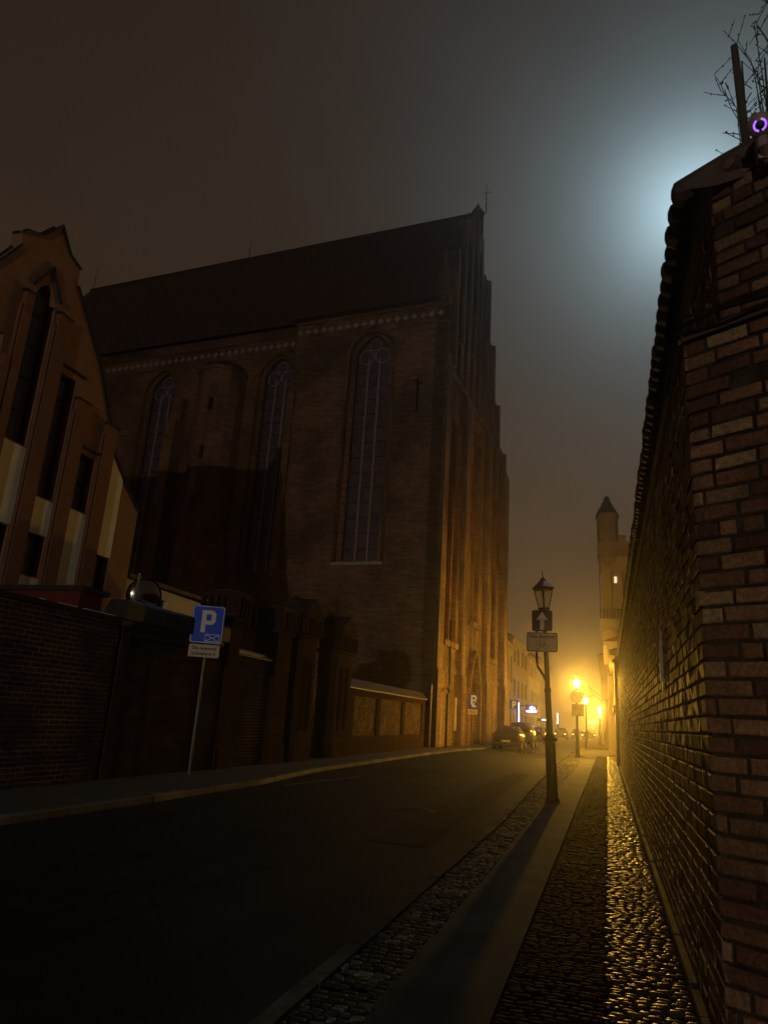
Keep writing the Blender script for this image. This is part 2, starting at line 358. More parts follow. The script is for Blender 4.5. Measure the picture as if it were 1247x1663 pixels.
# setts as stones
def setts(name, m, xf0, xf1, y0, y1, sz, hgt, tilt, inset=.30, asp=1.):
    b = MB(); y = y0; row = 0
    sz0 = sz
    while y < y1:
        sz = sz0 * (1 if y < 9 else 1.35 if y < 20 else 1.9); d = sz * U(.8, 1.2); xl, xr = xf0(y), xf1(y); x = xl + (sz * .5 if row % 2 else 0) - sz * .25
        while x < xr - sz * .3:
            w = sz * U(.75, 1.5) * asp; a0, a1 = max(x, xl) + .005, min(x + w, xr) - .005
            if a1 - a0 > .03 and R() > .015:
                c0, c1 = y + .005 + U(0, .004), y + d - .005 - U(0, .004); zz = U(-.006, .002); tx, ty = U(-tilt, tilt), U(-tilt, tilt)
                jx = [U(-.2, .2) * min(a1 - a0, c1 - c0) for _ in range(8)]; zz -= (.012 if R() < .07 else 0)
                cx, cy = (a0 + a1) / 2, (c0 + c1) / 2
                def P(px, py, z): return (px, py, z + zz + (px - cx) * tx + (py - cy) * ty)
                ix, iy = (a1 - a0) * inset * .5, (c1 - c0) * inset * .5
                vs = [(a0, c0, -.035), (a1, c0, -.035), (a1, c1, -.035), (a0, c1, -.035),
                      P(a0 + jx[0] * .5, c0 + jx[1] * .5, -hgt), P(a1 + jx[2] * .5, c0 + jx[3] * .5, -hgt), P(a1 + jx[4] * .5, c1 + jx[5] * .5, -hgt), P(a0 + jx[6] * .5, c1 + jx[7] * .5, -hgt),
                      P(a0 + ix, c0 + iy, 0), P(a1 - ix, c0 + iy, 0), P(a1 - ix, c1 - iy, 0), P(a0 + ix, c1 - iy, 0)]
                fs = []
                for q in (0, 4):
                    for k in range(4): fs.append((q + k, q + (k + 1) % 4, q + 4 + (k + 1) % 4, q + 4 + k))
                fs.append((8, 9, 10, 11)); b.add(vs, fs)
            x += w
        y += d; row += 1
    o = b.build(name, m, smooth=True); o['kind'] = 'structure'; return o
kr = lambda y: interp(kerbRx, y) + .125
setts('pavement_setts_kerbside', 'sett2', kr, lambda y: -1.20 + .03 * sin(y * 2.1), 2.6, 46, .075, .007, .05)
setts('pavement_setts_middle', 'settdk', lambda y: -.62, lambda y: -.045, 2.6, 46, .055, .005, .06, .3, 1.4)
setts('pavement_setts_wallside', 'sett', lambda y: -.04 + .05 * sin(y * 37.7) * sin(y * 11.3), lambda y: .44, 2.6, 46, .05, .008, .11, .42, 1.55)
sl = MB(); y = 1.2
while y < 60:
    d = 1.5; sl.box(-1.235 + U(-.02, .02), -.625, y + .001, y + d - .001, -.05, U(-.001, .001)); y += d
sl.build('pavement_slabs', 'slab')['kind'] = 'structure'
sh = MB(); sh.box(-2.0, .45, 46, 60, -.05, -.002); sh.build('pavement_far', 'slab')['kind'] = 'structure'
pm = mat('patched_asphalt', (.019, .018, .017), .85, var=.5, scale=3, bump=.006, bscale=80, spec=.06)
for q5 in ([(-5.6, 5.2), (-4.1, 5.0), (-4.0, 9.6), (-5.5, 9.9)], [(-3.1, 9.8), (-2.3, 9.7), (-2.5, 26), (-3.2, 26.2)], [(-6.9, 21), (-5.2, 20.6), (-5.1, 24.4), (-6.8, 24.6)]): sheet('road_patch', 'asphalt', q5, -.096).data.materials[0] = pm
ck = MB()
for x0, y0_, n_ in ((-3.6, 3.5, 40), (-6.3, 9, 60), (-4.6, 16, 50)):
    x_, y_ = x0, y0_
    for k in range(n_):
        x2, y2 = x_ + U(-.06, .06), y_ + U(.05, .16); w_ = U(.004, .014)
        ck.add([(x_ - w_, y_, -.0935), (x_ + w_, y_, -.0935), (x2 + w_, y2, -.0935), (x2 - w_, y2, -.0935)], [(0, 1, 2, 3)]); x_, y_ = x2, y2
ck.build('road_cracks', mat('crack_filler', (.004, .004, .004), .5, spec=.3))['kind'] = 'structure'
# road marking
b = MB(); b.add([(-6.9, 15.4, -.096), (-6.8, 15.4, -.096), (-6.35, 19.2, -.096), (-6.45, 19.2, -.096)], [(0, 1, 2, 3)])
b.build('road_marking', mat('worn_road_paint', (.12, .11, .1), .7, var=.6, scale=6))['kind'] = 'structure'
pd = MB(); pd.add([(-5.0 + 1.0 * (1 + .25 * sin(3 * t)) * cos(t), 47.2 + 2.6 * (1 + .2 * cos(5 * t)) * sin(t), -.095) for t in [2 * pi * i / 30 for i in range(30)]], [tuple(range(30))])
pd.build('puddle', mat('standing_water', (.01, .01, .012), .09, spec=1., bump=.001, bscale=6))['kind'] = 'structure'
# manhole
mh = thing('manhole_cover', (-3.4, 13.4, -.1), 'round dark iron manhole cover set in the empty road', 'manhole cover')
b = MB(); b.lathe((-3.4, 13.4, -.12), [(.42, 0), (.42, .024), (.34, .026)], 28); b.build('rim', 'iron', mh)
b = MB(); b.lathe((-3.4, 13.4, -.12), [(.33, 0), (.33, .028)], 28)
for i in range(-3, 4):
    w = math.sqrt(.3 ** 2 - (i * .08) ** 2); b.box(-3.4 - w, -3.4 + w, 13.4 + i * .08 - .015, 13.4 + i * .08 + .015, -.093, -.088)
b.build('lid', 'iron', mh)

# ------------------------------------------------------------------ right brick wall
def brickface(b, F, L, z0, z1, bw, bh, mo, jit, skip=None, a_start=0., flem=True, dep=.04, bev=.006):
    row = 0; z = z0
    while z + bh * .5 < z1:
        hz = min(bh, z1 - z) - mo; a = a_start - (bw * .5 if row % 2 else 0) - (bw * .25 if row % 3 == 2 else 0); k = row
        while a < L:
            w = (bw if R() > .2 else bw * .5) if flem == 'few' else bw if k % 2 == 0 else bw * .5
            w2 = w * U(.96, 1.04)
            p0, p1 = max(a, a_start) + (mo / 2 if a > a_start else 0), min(a + w2, L) - mo / 2
            if p1 - p0 > .03 and not (skip and skip((p0 + p1) / 2, z + hz / 2)):
                d = U(-jit, jit); s0, s1 = U(-jit, jit) * .8, U(-jit, jit) * .8; q = U(0, .004)
                zb, zt = z + U(-.003, .003), z + hz + U(-.003, .003)
                if R() < .06: p1 -= U(.01, .04)
                if R() < .05: d -= .004
                D = lambda a_, z_: d + (s0 if a_ > (p0 + p1) / 2 else -s0) + (s1 if z_ > z + hz / 2 else -s1)
                vs = [F(p0, -dep, zb), F(p1, -dep, zb), F(p1, -dep, zt), F(p0, -dep, zt)]
                o4 = [(p0, zb), (p1, zb), (p1, zt), (p0, zt)]
                vs += [F(x, D(x, zz) - bev * U(.7, 1.6), zz) for x, zz in o4]
                bb = bev * U(.8, 1.8)
                i4 = [(p0 + bb, zb + bb), (p1 - bb, zb + bb), (p1 - bb, zt - bb), (p0 + bb, zt - bb)]
                vs += [F(x, D(x, zz), zz) for x, zz in i4]
                fs = []
                for qd in (0, 4):
                    for kk in range(4): fs.append((qd + kk, qd + (kk + 1) % 4, qd + 4 + (kk + 1) % 4, qd + 4 + kk))
                fs.append((8, 9, 10, 11)); b.add(vs, fs)
            a += w2; k += 1
        z += bh; row += 1
rw = thing('brick_wall', (.5, 4.2, 0), 'tall old brick wall running down the right side beside the cobbled pavement', 'wall')
C0 = (.5, 4.2, 0); LB = 3.4; LA = 30.5
FA = frame(C0, (0, 1), (-1, 0)); FB = frame(C0, (.84, -.543), (-.543, -.84))
b = MB(); brickface(b, FA, LA, .0, 3.80, .27, .095, .016, .0045, bev=.004)
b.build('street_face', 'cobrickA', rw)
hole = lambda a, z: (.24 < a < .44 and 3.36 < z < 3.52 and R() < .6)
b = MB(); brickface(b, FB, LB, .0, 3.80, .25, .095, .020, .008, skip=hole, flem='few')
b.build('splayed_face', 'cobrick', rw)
# upper, set back part
C1 = (.72, 4.22, 0); FA1 = frame(C1, (0, 1), (-1, 0)); FB1 = frame(C1, (.84, -.543), (-.543, -.84))
b = MB(); brickface(b, FA1, LA, 3.86, 4.9, .27, .095, .016, .006); b.build('upper_street_face', 'cobrickA', rw)
b = MB(); brickface(b, FB1, LB, 3.86, 5.0, .25, .095, .020, .008, flem='few'); b.build('upper_splayed_face', 'cobrick', rw)
# mortar core
def ring(P, off):  # wall core footprint
    return None
core = MB()
q = .018
def P2(F, a, d): v = F(a, d, 0); return (v[0], v[1])
def corefoot(Fa, Fb, C, th_):
    a_end = P2(Fa, LA, -q); corner = (C[0] + q, C[1] + .006); b_end = P2(Fb, LB, -q)
    bi = P2(Fb, LB, -th_); ci = (C[0] + th_ * 1.2, C[1] + th_ * .62); ai = (a_end[0] + th_, a_end[1])
    return [a_end, corner, b_end, bi, ci, ai]
for Fa, Fb, C, z0, z1, t_ in ((FA, FB, C0, -.05, 3.8, .8), (FA1, FB1, C1, 3.8, 4.95, .5)):
    ft = corefoot(Fa, Fb, C, t_); n = len(ft)
    vs = [(x, y, z0) for x, y in ft] + [(x, y, z1) for x, y in ft]
    fs = [(i, (i + 1) % n, n + (i + 1) % n, n + i) for i in range(n)]
    tri = tessellate_polygon([[Vector((x, y, 0)) for x, y in ft]])
    fs += [tuple(t) for t in tri] + [tuple(i + n for i in t) for t in tri]; core.add(vs, fs)
core.build('mortar_core', 'mortar', rw)
# sloping ledge at the set-back
b = MB()
for F_, F1_, L_ in ((FA, FA1, LA), (FB, FB1, LB)):
    a = 0
    while a < L_:
        e = min(a + .26, L_); vs = []
        for t in (a + .004, e - .004):
            vs += [F_(t, .03, 3.79), F_(t, .03, 3.835), F1_(t, .0, 3.93), F1_(t, .0, 3.79)]
        b.add(vs, [(0, 1, 5, 4), (1, 2, 6, 5), (2, 3, 7, 6), (3, 0, 4, 7), (0, 3, 2, 1), (4, 5, 6, 7)]); a += .26
b.build('ledge', 'tile', rw)
# coping of barrel tiles
b = MB()
def barrel(b, F, a, w, zb, z_in, d_out, d_in, rad):
    n = 6; vs = []
    for (d, z, q5) in ((d_out + .04, zb, .3), (d_out + .025, zb, .72), (d_out - .03, zb, 1), ((d_out + d_in) / 2, (zb + z_in) / 2, 1), (d_in, z_in, 1)):
        for k in range(10):
            t = 2 * pi * k / 10; vs.append(F(a + w / 2 - cos(t) * w * .5 * q5, d, z + sin(t) * rad * q5))
    m_ = 10; fs = []
    for s_ in range(4):
        for k in range(m_): fs.append((s_ * m_ + k, s_ * m_ + (k + 1) % m_, (s_ + 1) * m_ + (k + 1) % m_, (s_ + 1) * m_ + k))
    fs += [tuple(range(m_)), tuple(range(4 * m_, 5 * m_))[::-1]]
    b.add(vs, fs)
TW = .21
a = -.12
while a < LA + .1: barrel(b, FA, a, TW, 4.87 + U(-.008, .008), 5.14, -.02 + U(-.012, .012), -.55, .09); a += TW
a = -.02
while a < LB: barrel(b, FB, a, TW, 4.98 + U(-.008, .008), 5.24, -.10 + U(-.012, .012), -.62, .08); a += TW
b.build('tile_coping', 'tile', rw, smooth=False)
b = MB()
b.prism(lambda u_, d, z: FA(d, u_, z), [(-.09, 4.83), (-.09, 4.87), (-.55, 5.13), (-.75, 4.95), (-.24, 4.83)], -.1, LA + .05)
b.prism(lambda u_, d, z: FB(d, u_, z), [(-.12, 4.93), (-.12, 4.98), (-.62, 5.23), (-.85, 5.0), (-.3, 4.93)], -.05, LB)
b.build('coping_bed', 'tile', rw)
# plinth gutter stones
b = MB(); y = 2.6
while y < 34: b.box(.445, .49, y + .005, y + .55, -.05, .035 + U(-.01, .01)); y += .56
b.build('plinth', 'kerb', rw)
# cables on the ledge
cb = MB()
for k, (dz, dd, r_) in enumerate(((.06, .03, .014), (.10, .02, .010), (-.02, .05, .009))):
    pts = []
    for i in range(14):
        a = i / 13 * LB; F_ = FB; pts.append(F_(a, dd + .01 * sin(i * 1.7 + k), 3.84 + dz + .012 * sin(i * 2.3 + k)))
    cb.tube([FA(.8, .04, 3.84 + dz)] + pts, r_, 6)
tag(cb.build('cable', 'iron', loc=(.5, 4.2, 3.85)), 'black cables running along the ledge of the tall brick wall', 'cable')
# old iron wall plate on the street face
ib = MB(); ib.box(.482, .493, 7.0, 7.05, 1.85, 2.4); ib.box(.470, .482, 7.005, 7.045, 1.95, 2.3)
tag(ib.build('wall_bracket', 'steel', loc=(.49, 7., 1.85)), 'narrow vertical metal strip fixed to the street face of the tall brick wall', 'bracket')

# end pier of the wall
ep = thing('wall_pier', (.7, 35.2, 0), 'dark brick pier closing the far end of the tall right wall', 'pier')
b = MB(); b.box(.36, 1.2, 34.7, 35.6, 0, 4.5); b.build('shaft', 'pier', ep)
b = MB(); b.lathe((.78, 35.15, 4.5), [(.72, 0), (.72, .08), (.1, .55)], 4, pi / 4); b.build('cap', 'tile', ep)

# security camera with violet ring
sc_ = thing('security_camera', (.93, 3.80, 4.93), 'dome security camera with a glowing violet ring under the tiles of the tall wall', 'security camera')
cp = Vector((.935, 3.775, 4.94)); dirv = (Vector((0, 0, 1.5)) - cp).normalized()
b = MB(); b.tube([cp - dirv * .16 + Vector((.02, .03, .02)), cp - dirv * .1, cp - dirv * .02, cp], [.03, .055, .07, .062], 20); b.build('housing', 'cambody', sc_, smooth=True)
b = MB()
xx = dirv.cross(Z).normalized(); yy = dirv.cross(xx)
b.add([cp + dirv * .003 + (xx * cos(t) + yy * sin(t)) * r_ for r_ in (.026, .037) for t in [2 * pi * i / 24 for i in range(24)]], [(i, (i + 1) % 24, 24 + (i + 1) % 24, 24 + i) for i in range(24) if i not in (5, 6, 17, 18, 19)])
b.build('led_ring', 'purple', sc_)
b = MB(); b.tube([cp - dirv * .01, cp + dirv * .012, cp + dirv * .022], [.027, .024, .008], 16); b.build('lens', 'glass', sc_, smooth=True)
b = MB(); b.tube([cp - dirv * .12, cp + Vector((.02, .05, -.12)), cp + Vector((.05, .12, -.13))], [.03, .034, .04], 10)
b.box(.93, 1.02, 3.86, 3.93, 4.78, 4.94); b.build('bracket', 'cambody', sc_)

# post above the wall and bare climbing shrub
pb = MB(); pb.tube([(.99, 4.35, 4.95), (.965, 4.30, 5.7), (.948, 4.26, 6.08)], [.029, .027, .023], 9)
tag(pb.build('wooden_post', 'wood', loc=(.99, 4.35, 4.95)), 'dark wooden post leaning up above the tile coping of the tall wall', 'post')
shb = thing('bare_shrub', (1.05, 4.9, 0), 'leafless thorny shrub tangling against the sky above the tall wall', 'shrub')
st = MB(); tw = MB()
rs = random.Random(3)
def twig(p, d, L, r, lvl):
    pts = [p.copy()]; n = max(3, int(L / .07)); dd = d.copy()
    for i in range(n):
        dd = (dd * .93 + d * .07 + Vector((rs.gauss(0, .06), rs.gauss(0, .06), rs.gauss(0, .03)))).normalized(); pts.append(pts[-1] + dd * (L / n))
    (st if lvl == 0 else tw).tube(pts, [max(.0025, r * (1 - .6 * i / n)) for i in range(n + 1)], 4)
    for q_ in pts[1:]:
        if rs.random() < .55:
            e = q_ + Vector((rs.gauss(0, 1), rs.gauss(0, .5), rs.gauss(0, 1))).normalized() * .014; tw.tube([q_, e], [.007, .003], 4)
    if lvl < 2:
        for q_ in pts[2::2]:
            if rs.random() < (.6, .3)[lvl]:
                v = (dd * .4 + Vector((rs.choice((-.6, 1)) * rs.uniform(.3, .8), rs.gauss(0, .3), rs.uniform(.1, 1)))).normalized(); twig(q_, v, min(.22, L * rs.uniform(.14, .30)), r * .6, lvl + 1)
def top_at(x): return 5.2 + max(0, (x - .90)) * 4.2
for k in range(26):
    bx = .93 + k * .022 + rs.uniform(-.012, .012); by = rs.uniform(4.55, 4.75); L = max(.25, top_at(bx) - 4.95)
    twig(Vector((bx, by, 4.95)), Vector((rs.uniform(-.06, .08), rs.uniform(-.05, .05), 1)), L * rs.uniform(.75, 1.1), .0065, 0)
for k in range(46):
    bx = rs.uniform(1.03, 1.55); z_ = rs.uniform(5.1, min(7.2, top_at(bx))); sgn = rs.choice((-1, 1))
    twig(Vector((bx, rs.uniform(4.5, 4.7), z_)), Vector((-.5, 0, rs.uniform(.5, .9) * sgn)), rs.uniform(.15, .3), .005, 1)
for bx in (1.1, 1.25, 1.4, 1.5): st.tube([(bx, 4.9, 0), (bx + .05, 4.88, 3), (bx - .05, 4.65, 5.2), (bx - .03, 4.62, 6.3)], [.02, .018, .014, .006], 5)
st.build('stem', 'twig', shb); tw.build('twigs', 'twig', shb)

# ------------------------------------------------------------------ left street walls
XW = -9.3
w = thing('brick_wall', (XW, 5, 0), 'old brick wall with pale mortar lines at the far left beside the pavement', 'wall')
b = MB(); b.box(XW - .45, XW, -14, 12.14, -.1, 2.98); b.build('body', 'wallbrick', w)
b = MB(); b.box(XW - .5, XW + .05, -14, 12.16, 2.98, 3.08); b.build('coping', 'wallbrick2', w)
b = MB(); y = -14
for (a0, a1) in ((9.9, 10.0), (10.35, 10.8), (11.0, 11.95)): b.box(XW - .3, XW + .04, a0, a1, 3.08, 3.095)
b.build('snow', 'snow', w)
w = thing('brick_wall', (XW, 14, 0), 'patched brick wall with thick dark tiled coping behind the blue ceremony parking sign', 'wall')
b = MB(); b.box(XW - .45, XW - .03, 12.24, 16.4, -.1, 2.95)
b.prism(lambda u_, d, z: (XW + d, u_, z), [(12.24, -.1), (12.5, -.1), (12.5, 2.75), (15.5, 2.75), (15.5, -.1), (16.4, -.1), (16.4, 2.95), (12.24, 2.95)], -.03, .03)
b.build('body', 'wallbrick2', w)
b = MB(); b.prism(lambda u_, d, z: (XW + u_, d, z), [(-.5, 2.95), (.04, 2.95), (.05, 3.05), (.11, 3.07), (.12, 3.40), (.08, 3.46), (-.34, 3.46), (-.5, 3.1)], 12.15, 16.4)
b.build('coping', 'roofdark', w)
b = MB(); b.box(XW - .1, XW + .05, 12.3, 14.8, 3.465, 3.475); b.build('snow', 'snow', w)

def crown(b, x0, x1, y0, y1, z0, z1):
    """corbelled arcade crown with slits"""
    b.box(x0, x1, y0, y1, z0, z1)
def battle_pier(yc0, yc1, x0, x1, ztop, label, gable=None):
    t = thing('gate_pier', ((x0 + x1) / 2, (yc0 + yc1) / 2, 0), label, 'brick pier', 'brick gate piers along the left pavement')
    zc = ztop - .75
    b = MB(); b.box(x0, x1, yc0, yc1, -.1, zc)
    b.box(x0 - .05, x1 + .05, yc0 - .05, yc1 + .05, -.1, .5)
    b.build('shaft', 'pier', t)
    b = MB(); e = .13
    b.box(x0 - .07, x1 + .07, yc0 - .07, yc1 + .07, zc, zc + .1); b.box(x0, x1, yc0, yc1, zc + .1, ztop - .12)
    n = max(4, int((yc1 - yc0 + 2 * e) / .2)); st_ = (yc1 - yc0 + 2 * e) / n
    for k in range(n + 1):
        yy_ = yc0 - e + k * st_
        b.box(x1, x1 + e, yy_ - .035, yy_ + .035, zc + .12, ztop - .12)
    n = max(4, int((x1 - x0 + 2 * e) / .2)); st_ = (x1 - x0 + 2 * e) / n
    for k in range(n + 1):
        xx_ = x0 - e + k * st_
        b.box(xx_ - .035, xx_ + .035, yc0 - e, yc0, zc + .12, ztop - .12)
    b.box(x0 - e, x1 + e, yc0 - e, yc1 + e, ztop - .12, ztop)
    b.build('crown', 'pier', t)
    b = MB()
    if gable:
        b.prism(lambda u_, d, z: (d, u_, z), [(yc0 - e - .05, ztop + .002), (yc1 + e + .05, ztop + .002), ((yc0 + yc1) / 2, gable)], x0 - e, x1 + e)
        b.prism(lambda u_, d, z: (u_, d, z), [(x0 - e - .05, ztop + .004), (x1 + e + .05, ztop + .004), ((x0 + x1) / 2, gable - .01)], yc0 - e, yc1 + e)
        b.build('gable_cap', 'pier', t)
    else:
        b.lathe(((x0 + x1) / 2, (yc0 + yc1) / 2, ztop), [(.62, .002), (.62, .03), (.05, .14)], 4, pi / 4); b.build('cap', 'roofdark', t)
    if gable:
        b = MB()
        for k, z0_ in ((0, .9), (1, .9)):
            yy_ = yc0 + (yc1 - yc0) * (.3 + .4 * k)
            b.prism(lambda u_, d, z: (d, u_, z), lancet(yy_ - .11, yy_ + .11, z0_, 3.0, 3), x1 + .004, x1 + .03, holes=[lancet(yy_ - .075, yy_ + .075, z0_ + .05, 2.96, 3)])
        b.build('blind_niches', 'pier', t)
    return t
battle_pier(16.45, 17.0, -9.95, -9.2, 4.38, 'crenellated brick pier directly behind the blue ceremony parking sign')
battle_pier(19.3, 20.25, -9.95, -9.2, 4.42, 'crenellated brick pier at the right end of the low snow-topped wall')
battle_pier(20.95, 22.15, -9.9, -9.15, 4.5, 'gable-topped brick gate pier left of the dark gateway', 5.08)
battle_pier(24.2, 25.75, -9.9, -9.15, 4.35, 'gable-topped brick gate pier right of the dark gateway', 4.98)
w = thing('brick_wall', (XW, 18, 0), 'low brick wall capped with a strip of bluish snow between two piers', 'wall')
b = MB(); b.box(XW - .4, XW - .05, 17.0, 19.3, -.1, 2.82); b.build('body', 'wallbrick', w)
b = MB(); b.prism(lambda u_, d, z: (XW + u_, d, z), [(-.48, 2.82), (.04, 2.82), (.04, 2.88), (-.22, 3.0), (-.48, 2.88)], 17.07, 19.23); b.build('coping', 'roofdark', w)
b = MB(); b.add([(XW + .035, 17.1, 2.895), (XW + .035, 18.3, 2.89), (XW - .1, 19.1, 2.955), (XW - .22, 19.1, 3.015), (XW - .22, 17.1, 3.03), (XW + .035, 17.1, 2.92), (XW + .035, 18.2, 2.91)], [(0, 1, 6, 5), (5, 6, 2, 3, 4), (1, 2, 6)]); b.build('snow', 'snow', w)
# gate
g = thing('gate', (-9.6, 23.2, 0), 'black barred gate standing in the dark gateway between gabled piers', 'gate')
b = MB(); b.box(-9.62, -9.56, 22.22, 24.15, .08, 2.6); b.build('leaf', 'roofdark', g)
b = MB()
for k in range(12): b.tube([(-9.53, 22.3 + k * .16, .1), (-9.53, 22.3 + k * .16, 2.75)], .012, 5)
b.build('bars', 'iron', g)
b = MB(); b.tube([(-9.5, 22.27, .5), (-9.5, 22.27, 3.05)], .035, 8); b.build('gate_post', 'steel', g)
# wall C with recessed lit panels
w = thing('brick_wall', (XW, 32, 0), 'low brick wall with three recessed panels in front of the church corner', 'wall')
F = frame((XW, 26.0, 0), (0, 1), (1, 0))
panels = [(.75, 3.75), (4.25, 7.75), (8.25, 11.65)]
b = MB(); b.prism(F, [(0, -.1), (12.3, -.1), (12.3, 2.45), (0, 2.45)], 0, -.1, holes=[[(p, .7), (q_, .7), (q_, 2.2 + .02 * i), (p, 2.2 + .02 * i)] for i, (p, q_) in enumerate(panels)])
b.box(XW - .4, XW - .16, 26.0, 38.3, -.1, 2.45)
b.build('body', 'pier', w)
b = MB(); b.box(XW - .17, XW - .10, 26.05, 38.2, .6, 2.35); b.build('panel_bed', 'mortarC', w)
b = MB()
for p, q_ in panels:
    Fp = frame((XW - .055, 26.0 + p, 0), (0, 1), (1, 0)); brickface(b, Fp, q_ - p, .7, 2.22, .27, .085, .014, .004, dep=.03, bev=.004)
b.build('panel_bricks', 'cobrickC', w)
b = MB(); b.prism(lambda u_, d, z: (XW + u_, d, z), [(-.48, 2.45), (.08, 2.45), (.08, 2.52), (-.2, 2.82), (-.48, 2.55)], 25.95, 38.35)
for k in range(50): b.prism(lambda u_, d, z: (XW + u_, d, z), [(.07, 2.5), (.1, 2.5), (-.17, 2.84), (-.21, 2.8)], 25.97 + k * .245, 26.15 + k * .245)
b.build('coping', 'tile', w)
b = MB(); b.tube([(-9.15, 38.9, 0), (-9.15, 38.9, 3.25)], .05, 8); b.tube([(-9.15, 38.9, 3.25), (-9.15, 38.9, 3.3)], .065, 8)
tag(b.build('metal_post', 'signgrey', loc=(-9.15, 38.9, 0)), 'slim grey metal post where the panelled wall meets the church corner', 'post')

# ------------------------------------------------------------------ red boarded hut behind the wall
hut = thing('shed', (-11.5, 12, 0), 'oxblood boarded shed with flat dark roof showing above the far left wall', 'shed')
b = MB(); b.box(-15.5, -9.8, 11.45, 12.1, 0, 3.5)
for k in range(9): b.box(-15.5, -9.79, 11.43, 11.45, 2.9 + k * .07, 2.95 + k * .07)
b.build('wall', 'redfascia', hut)
b = MB(); b.box(-15.6, -9.7, 11.35, 12.2, 3.5, 3.6); b.build('roof', 'roofdark', hut)

# ------------------------------------------------------------------ left gabled building (facade plane x = -14)
LBd = thing('gabled_building', (-18, 13, 0), 'modern gabled brick building with tall dark windows and cream panels at the left edge', 'building')
FL = frame((-14, 0, 0), (0, 1), (1, 0)); c0 = 13.05
def mir(l): return [(2 * c0 - y_, z_) for y_, z_ in reversed(l)]
right = [(13.11, 13.91), (13.56, 13.32), (14.01, 13.17), (14.04, 12.65), (15.53, 10.81), (16.33, 9.38), (16.56, 9.40), (16.56, 8.66), (17.3, 7.95), (18.24, 7.2), (18.24, 0)]
left = [(7.86, 0), (7.86, 7.2), (8.8, 7.95), (9.5, 8.66), (9.5, 9.4), (9.8, 9.38), (10.6, 10.6), (11.49, 11.66), (11.97, 12.46), (11.93, 12.84), (12.05, 12.96), (12.54, 13.16)]
outline = left + right
wins = [lancet(12.70, 13.45, 7.55, 11.4, 4, .65), [(14.02, 6.46), (14.70, 6.46), (14.70, 10.0), (14.02, 10.0)], [(15.29, 6.5), (16.0, 6.5), (16.0, 8.12), (15.29, 8.12)]]
wins += [[(2 * c0 - y_, z_) for y_, z_ in reversed(wins[1])], [(2 * c0 - y_, z_) for y_, z_ in reversed(wins[2])]]
low = [[(12.70, 4.35), (13.45, 4.35), (13.45, 5.45), (12.70, 5.45)], [(14.02, 4.4), (14.7, 4.4), (14.7, 5.45), (14.02, 5.45)], [(16.62, 4.4), (17.28, 4.4), (17.28, 5.48), (16.62, 5.48)],
       [(11.4, 4.4), (12.08, 4.4), (12.08, 5.45), (11.4, 5.45)]]
b = MB(); b.prism(FL, outline[::-1], 0, -.35, holes=wins + low); b.build('gable_wall', 'lbrick', LBd)
b = MB(); b.box(-24, -14.35, 7.9, 18.2, 0, 7.0); b.build('wall', 'lbrick', LBd)
b = MB()
b.prism(lambda u_, d, z: (d, u_, z), [(7.7, 7.0), (18.4, 7.0), (15.9, 9.3), (13.05, 12.9), (10.2, 9.3)], -24, -14.4); b.build('roof', 'roofdark', LBd)
# copings along the gable
b = MB()
for l in ([(13.11, 13.91), (13.56, 13.32), (14.01, 13.17)], [(14.04, 12.65), (15.53, 10.81), (16.33, 9.38), (16.58, 9.4)], [(11.93, 12.86), (12.05, 12.98), (12.54, 13.18), (13.11, 13.93)], [(9.5, 9.4), (9.8, 9.40), (10.6, 10.62), (11.49, 11.68), (11.97, 12.48)], [(16.58, 8.68), (17.3, 7.97), (18.3, 7.22)]):
    b.tube([(-13.98, y_, z_ + .01) for y_, z_ in l], .05, 5); b.tube([(-14.3, y_, z_ + .01) for y_, z_ in l], .05, 5)
b.build('coping', 'roofdark', LBd)
def window(poly, nbar, parent=LBd):
    ys_ = [p[0] for p in poly]; zs_ = [p[1] for p in poly]; y0_, y1_, z0_, z1_ = min(ys_), max(ys_), min(zs_), max(zs_)
    f_ = MB(); ww_ = .05
    cx_, cz_ = (y0_ + y1_) / 2, (z0_ + z1_) / 2
    inner = [(cx_ + (p[0] - cx_) * (1 - 2 * ww_ / (y1_ - y0_)), cz_ + (p[1] - cz_) * (1 - 2 * ww_ / (z1_ - z0_))) for p in poly]
    f_.prism(FL, poly, -.18, -.24, holes=[inner])
    for k in range(nbar):
        z_ = z0_ + (z1_ - z0_) * (k + 1) / (nbar + 1); f_.box(-14.235, -14.185, y0_ + .03, y1_ - .03, z_ - .025, z_ + .025)
    fo = f_.build('window', 'frame', parent)
    g_ = MB(); g_.prism(FL, poly, -.215, -.22); go = g_.build('pane', 'glass', None, loc=(0, 0, 0))
    for v in go.data.vertices: v.co = v.co - parent_world(parent)
    go.parent = fo
for wpoly, nb in zip(wins + low, (4, 3, 1, 3, 1, 0, 0, 0, 0)): window(wpoly, nb)
# cream panels
def panel(y0_, y1_, z0_, z1_, top=None):
    b = MB(); b.prism(FL, [(y0_, z0_), (y1_, z0_), (y1_, top or z1_), (y0_, z1_)], .002, .025); b.build('render_panel', 'cream', LBd)
panel(12.70, 13.45, 5.48, 7.5); panel(14.02, 14.70, 5.48, 6.42); panel(15.29, 16.0, 4.3, 6.46); panel(14.02, 14.70, 3.2, 4.36); panel(16.62, 17.28, 5.5, 8.55, 7.95); panel(12.70, 13.45, 3.2, 4.3)
panel(11.4, 12.08, 5.48, 6.42); panel(10.1, 10.81, 4.3, 6.46)
b = MB(); b.box(-14, -13.965, 15.60, 15.72, 4.3, 4.6); 
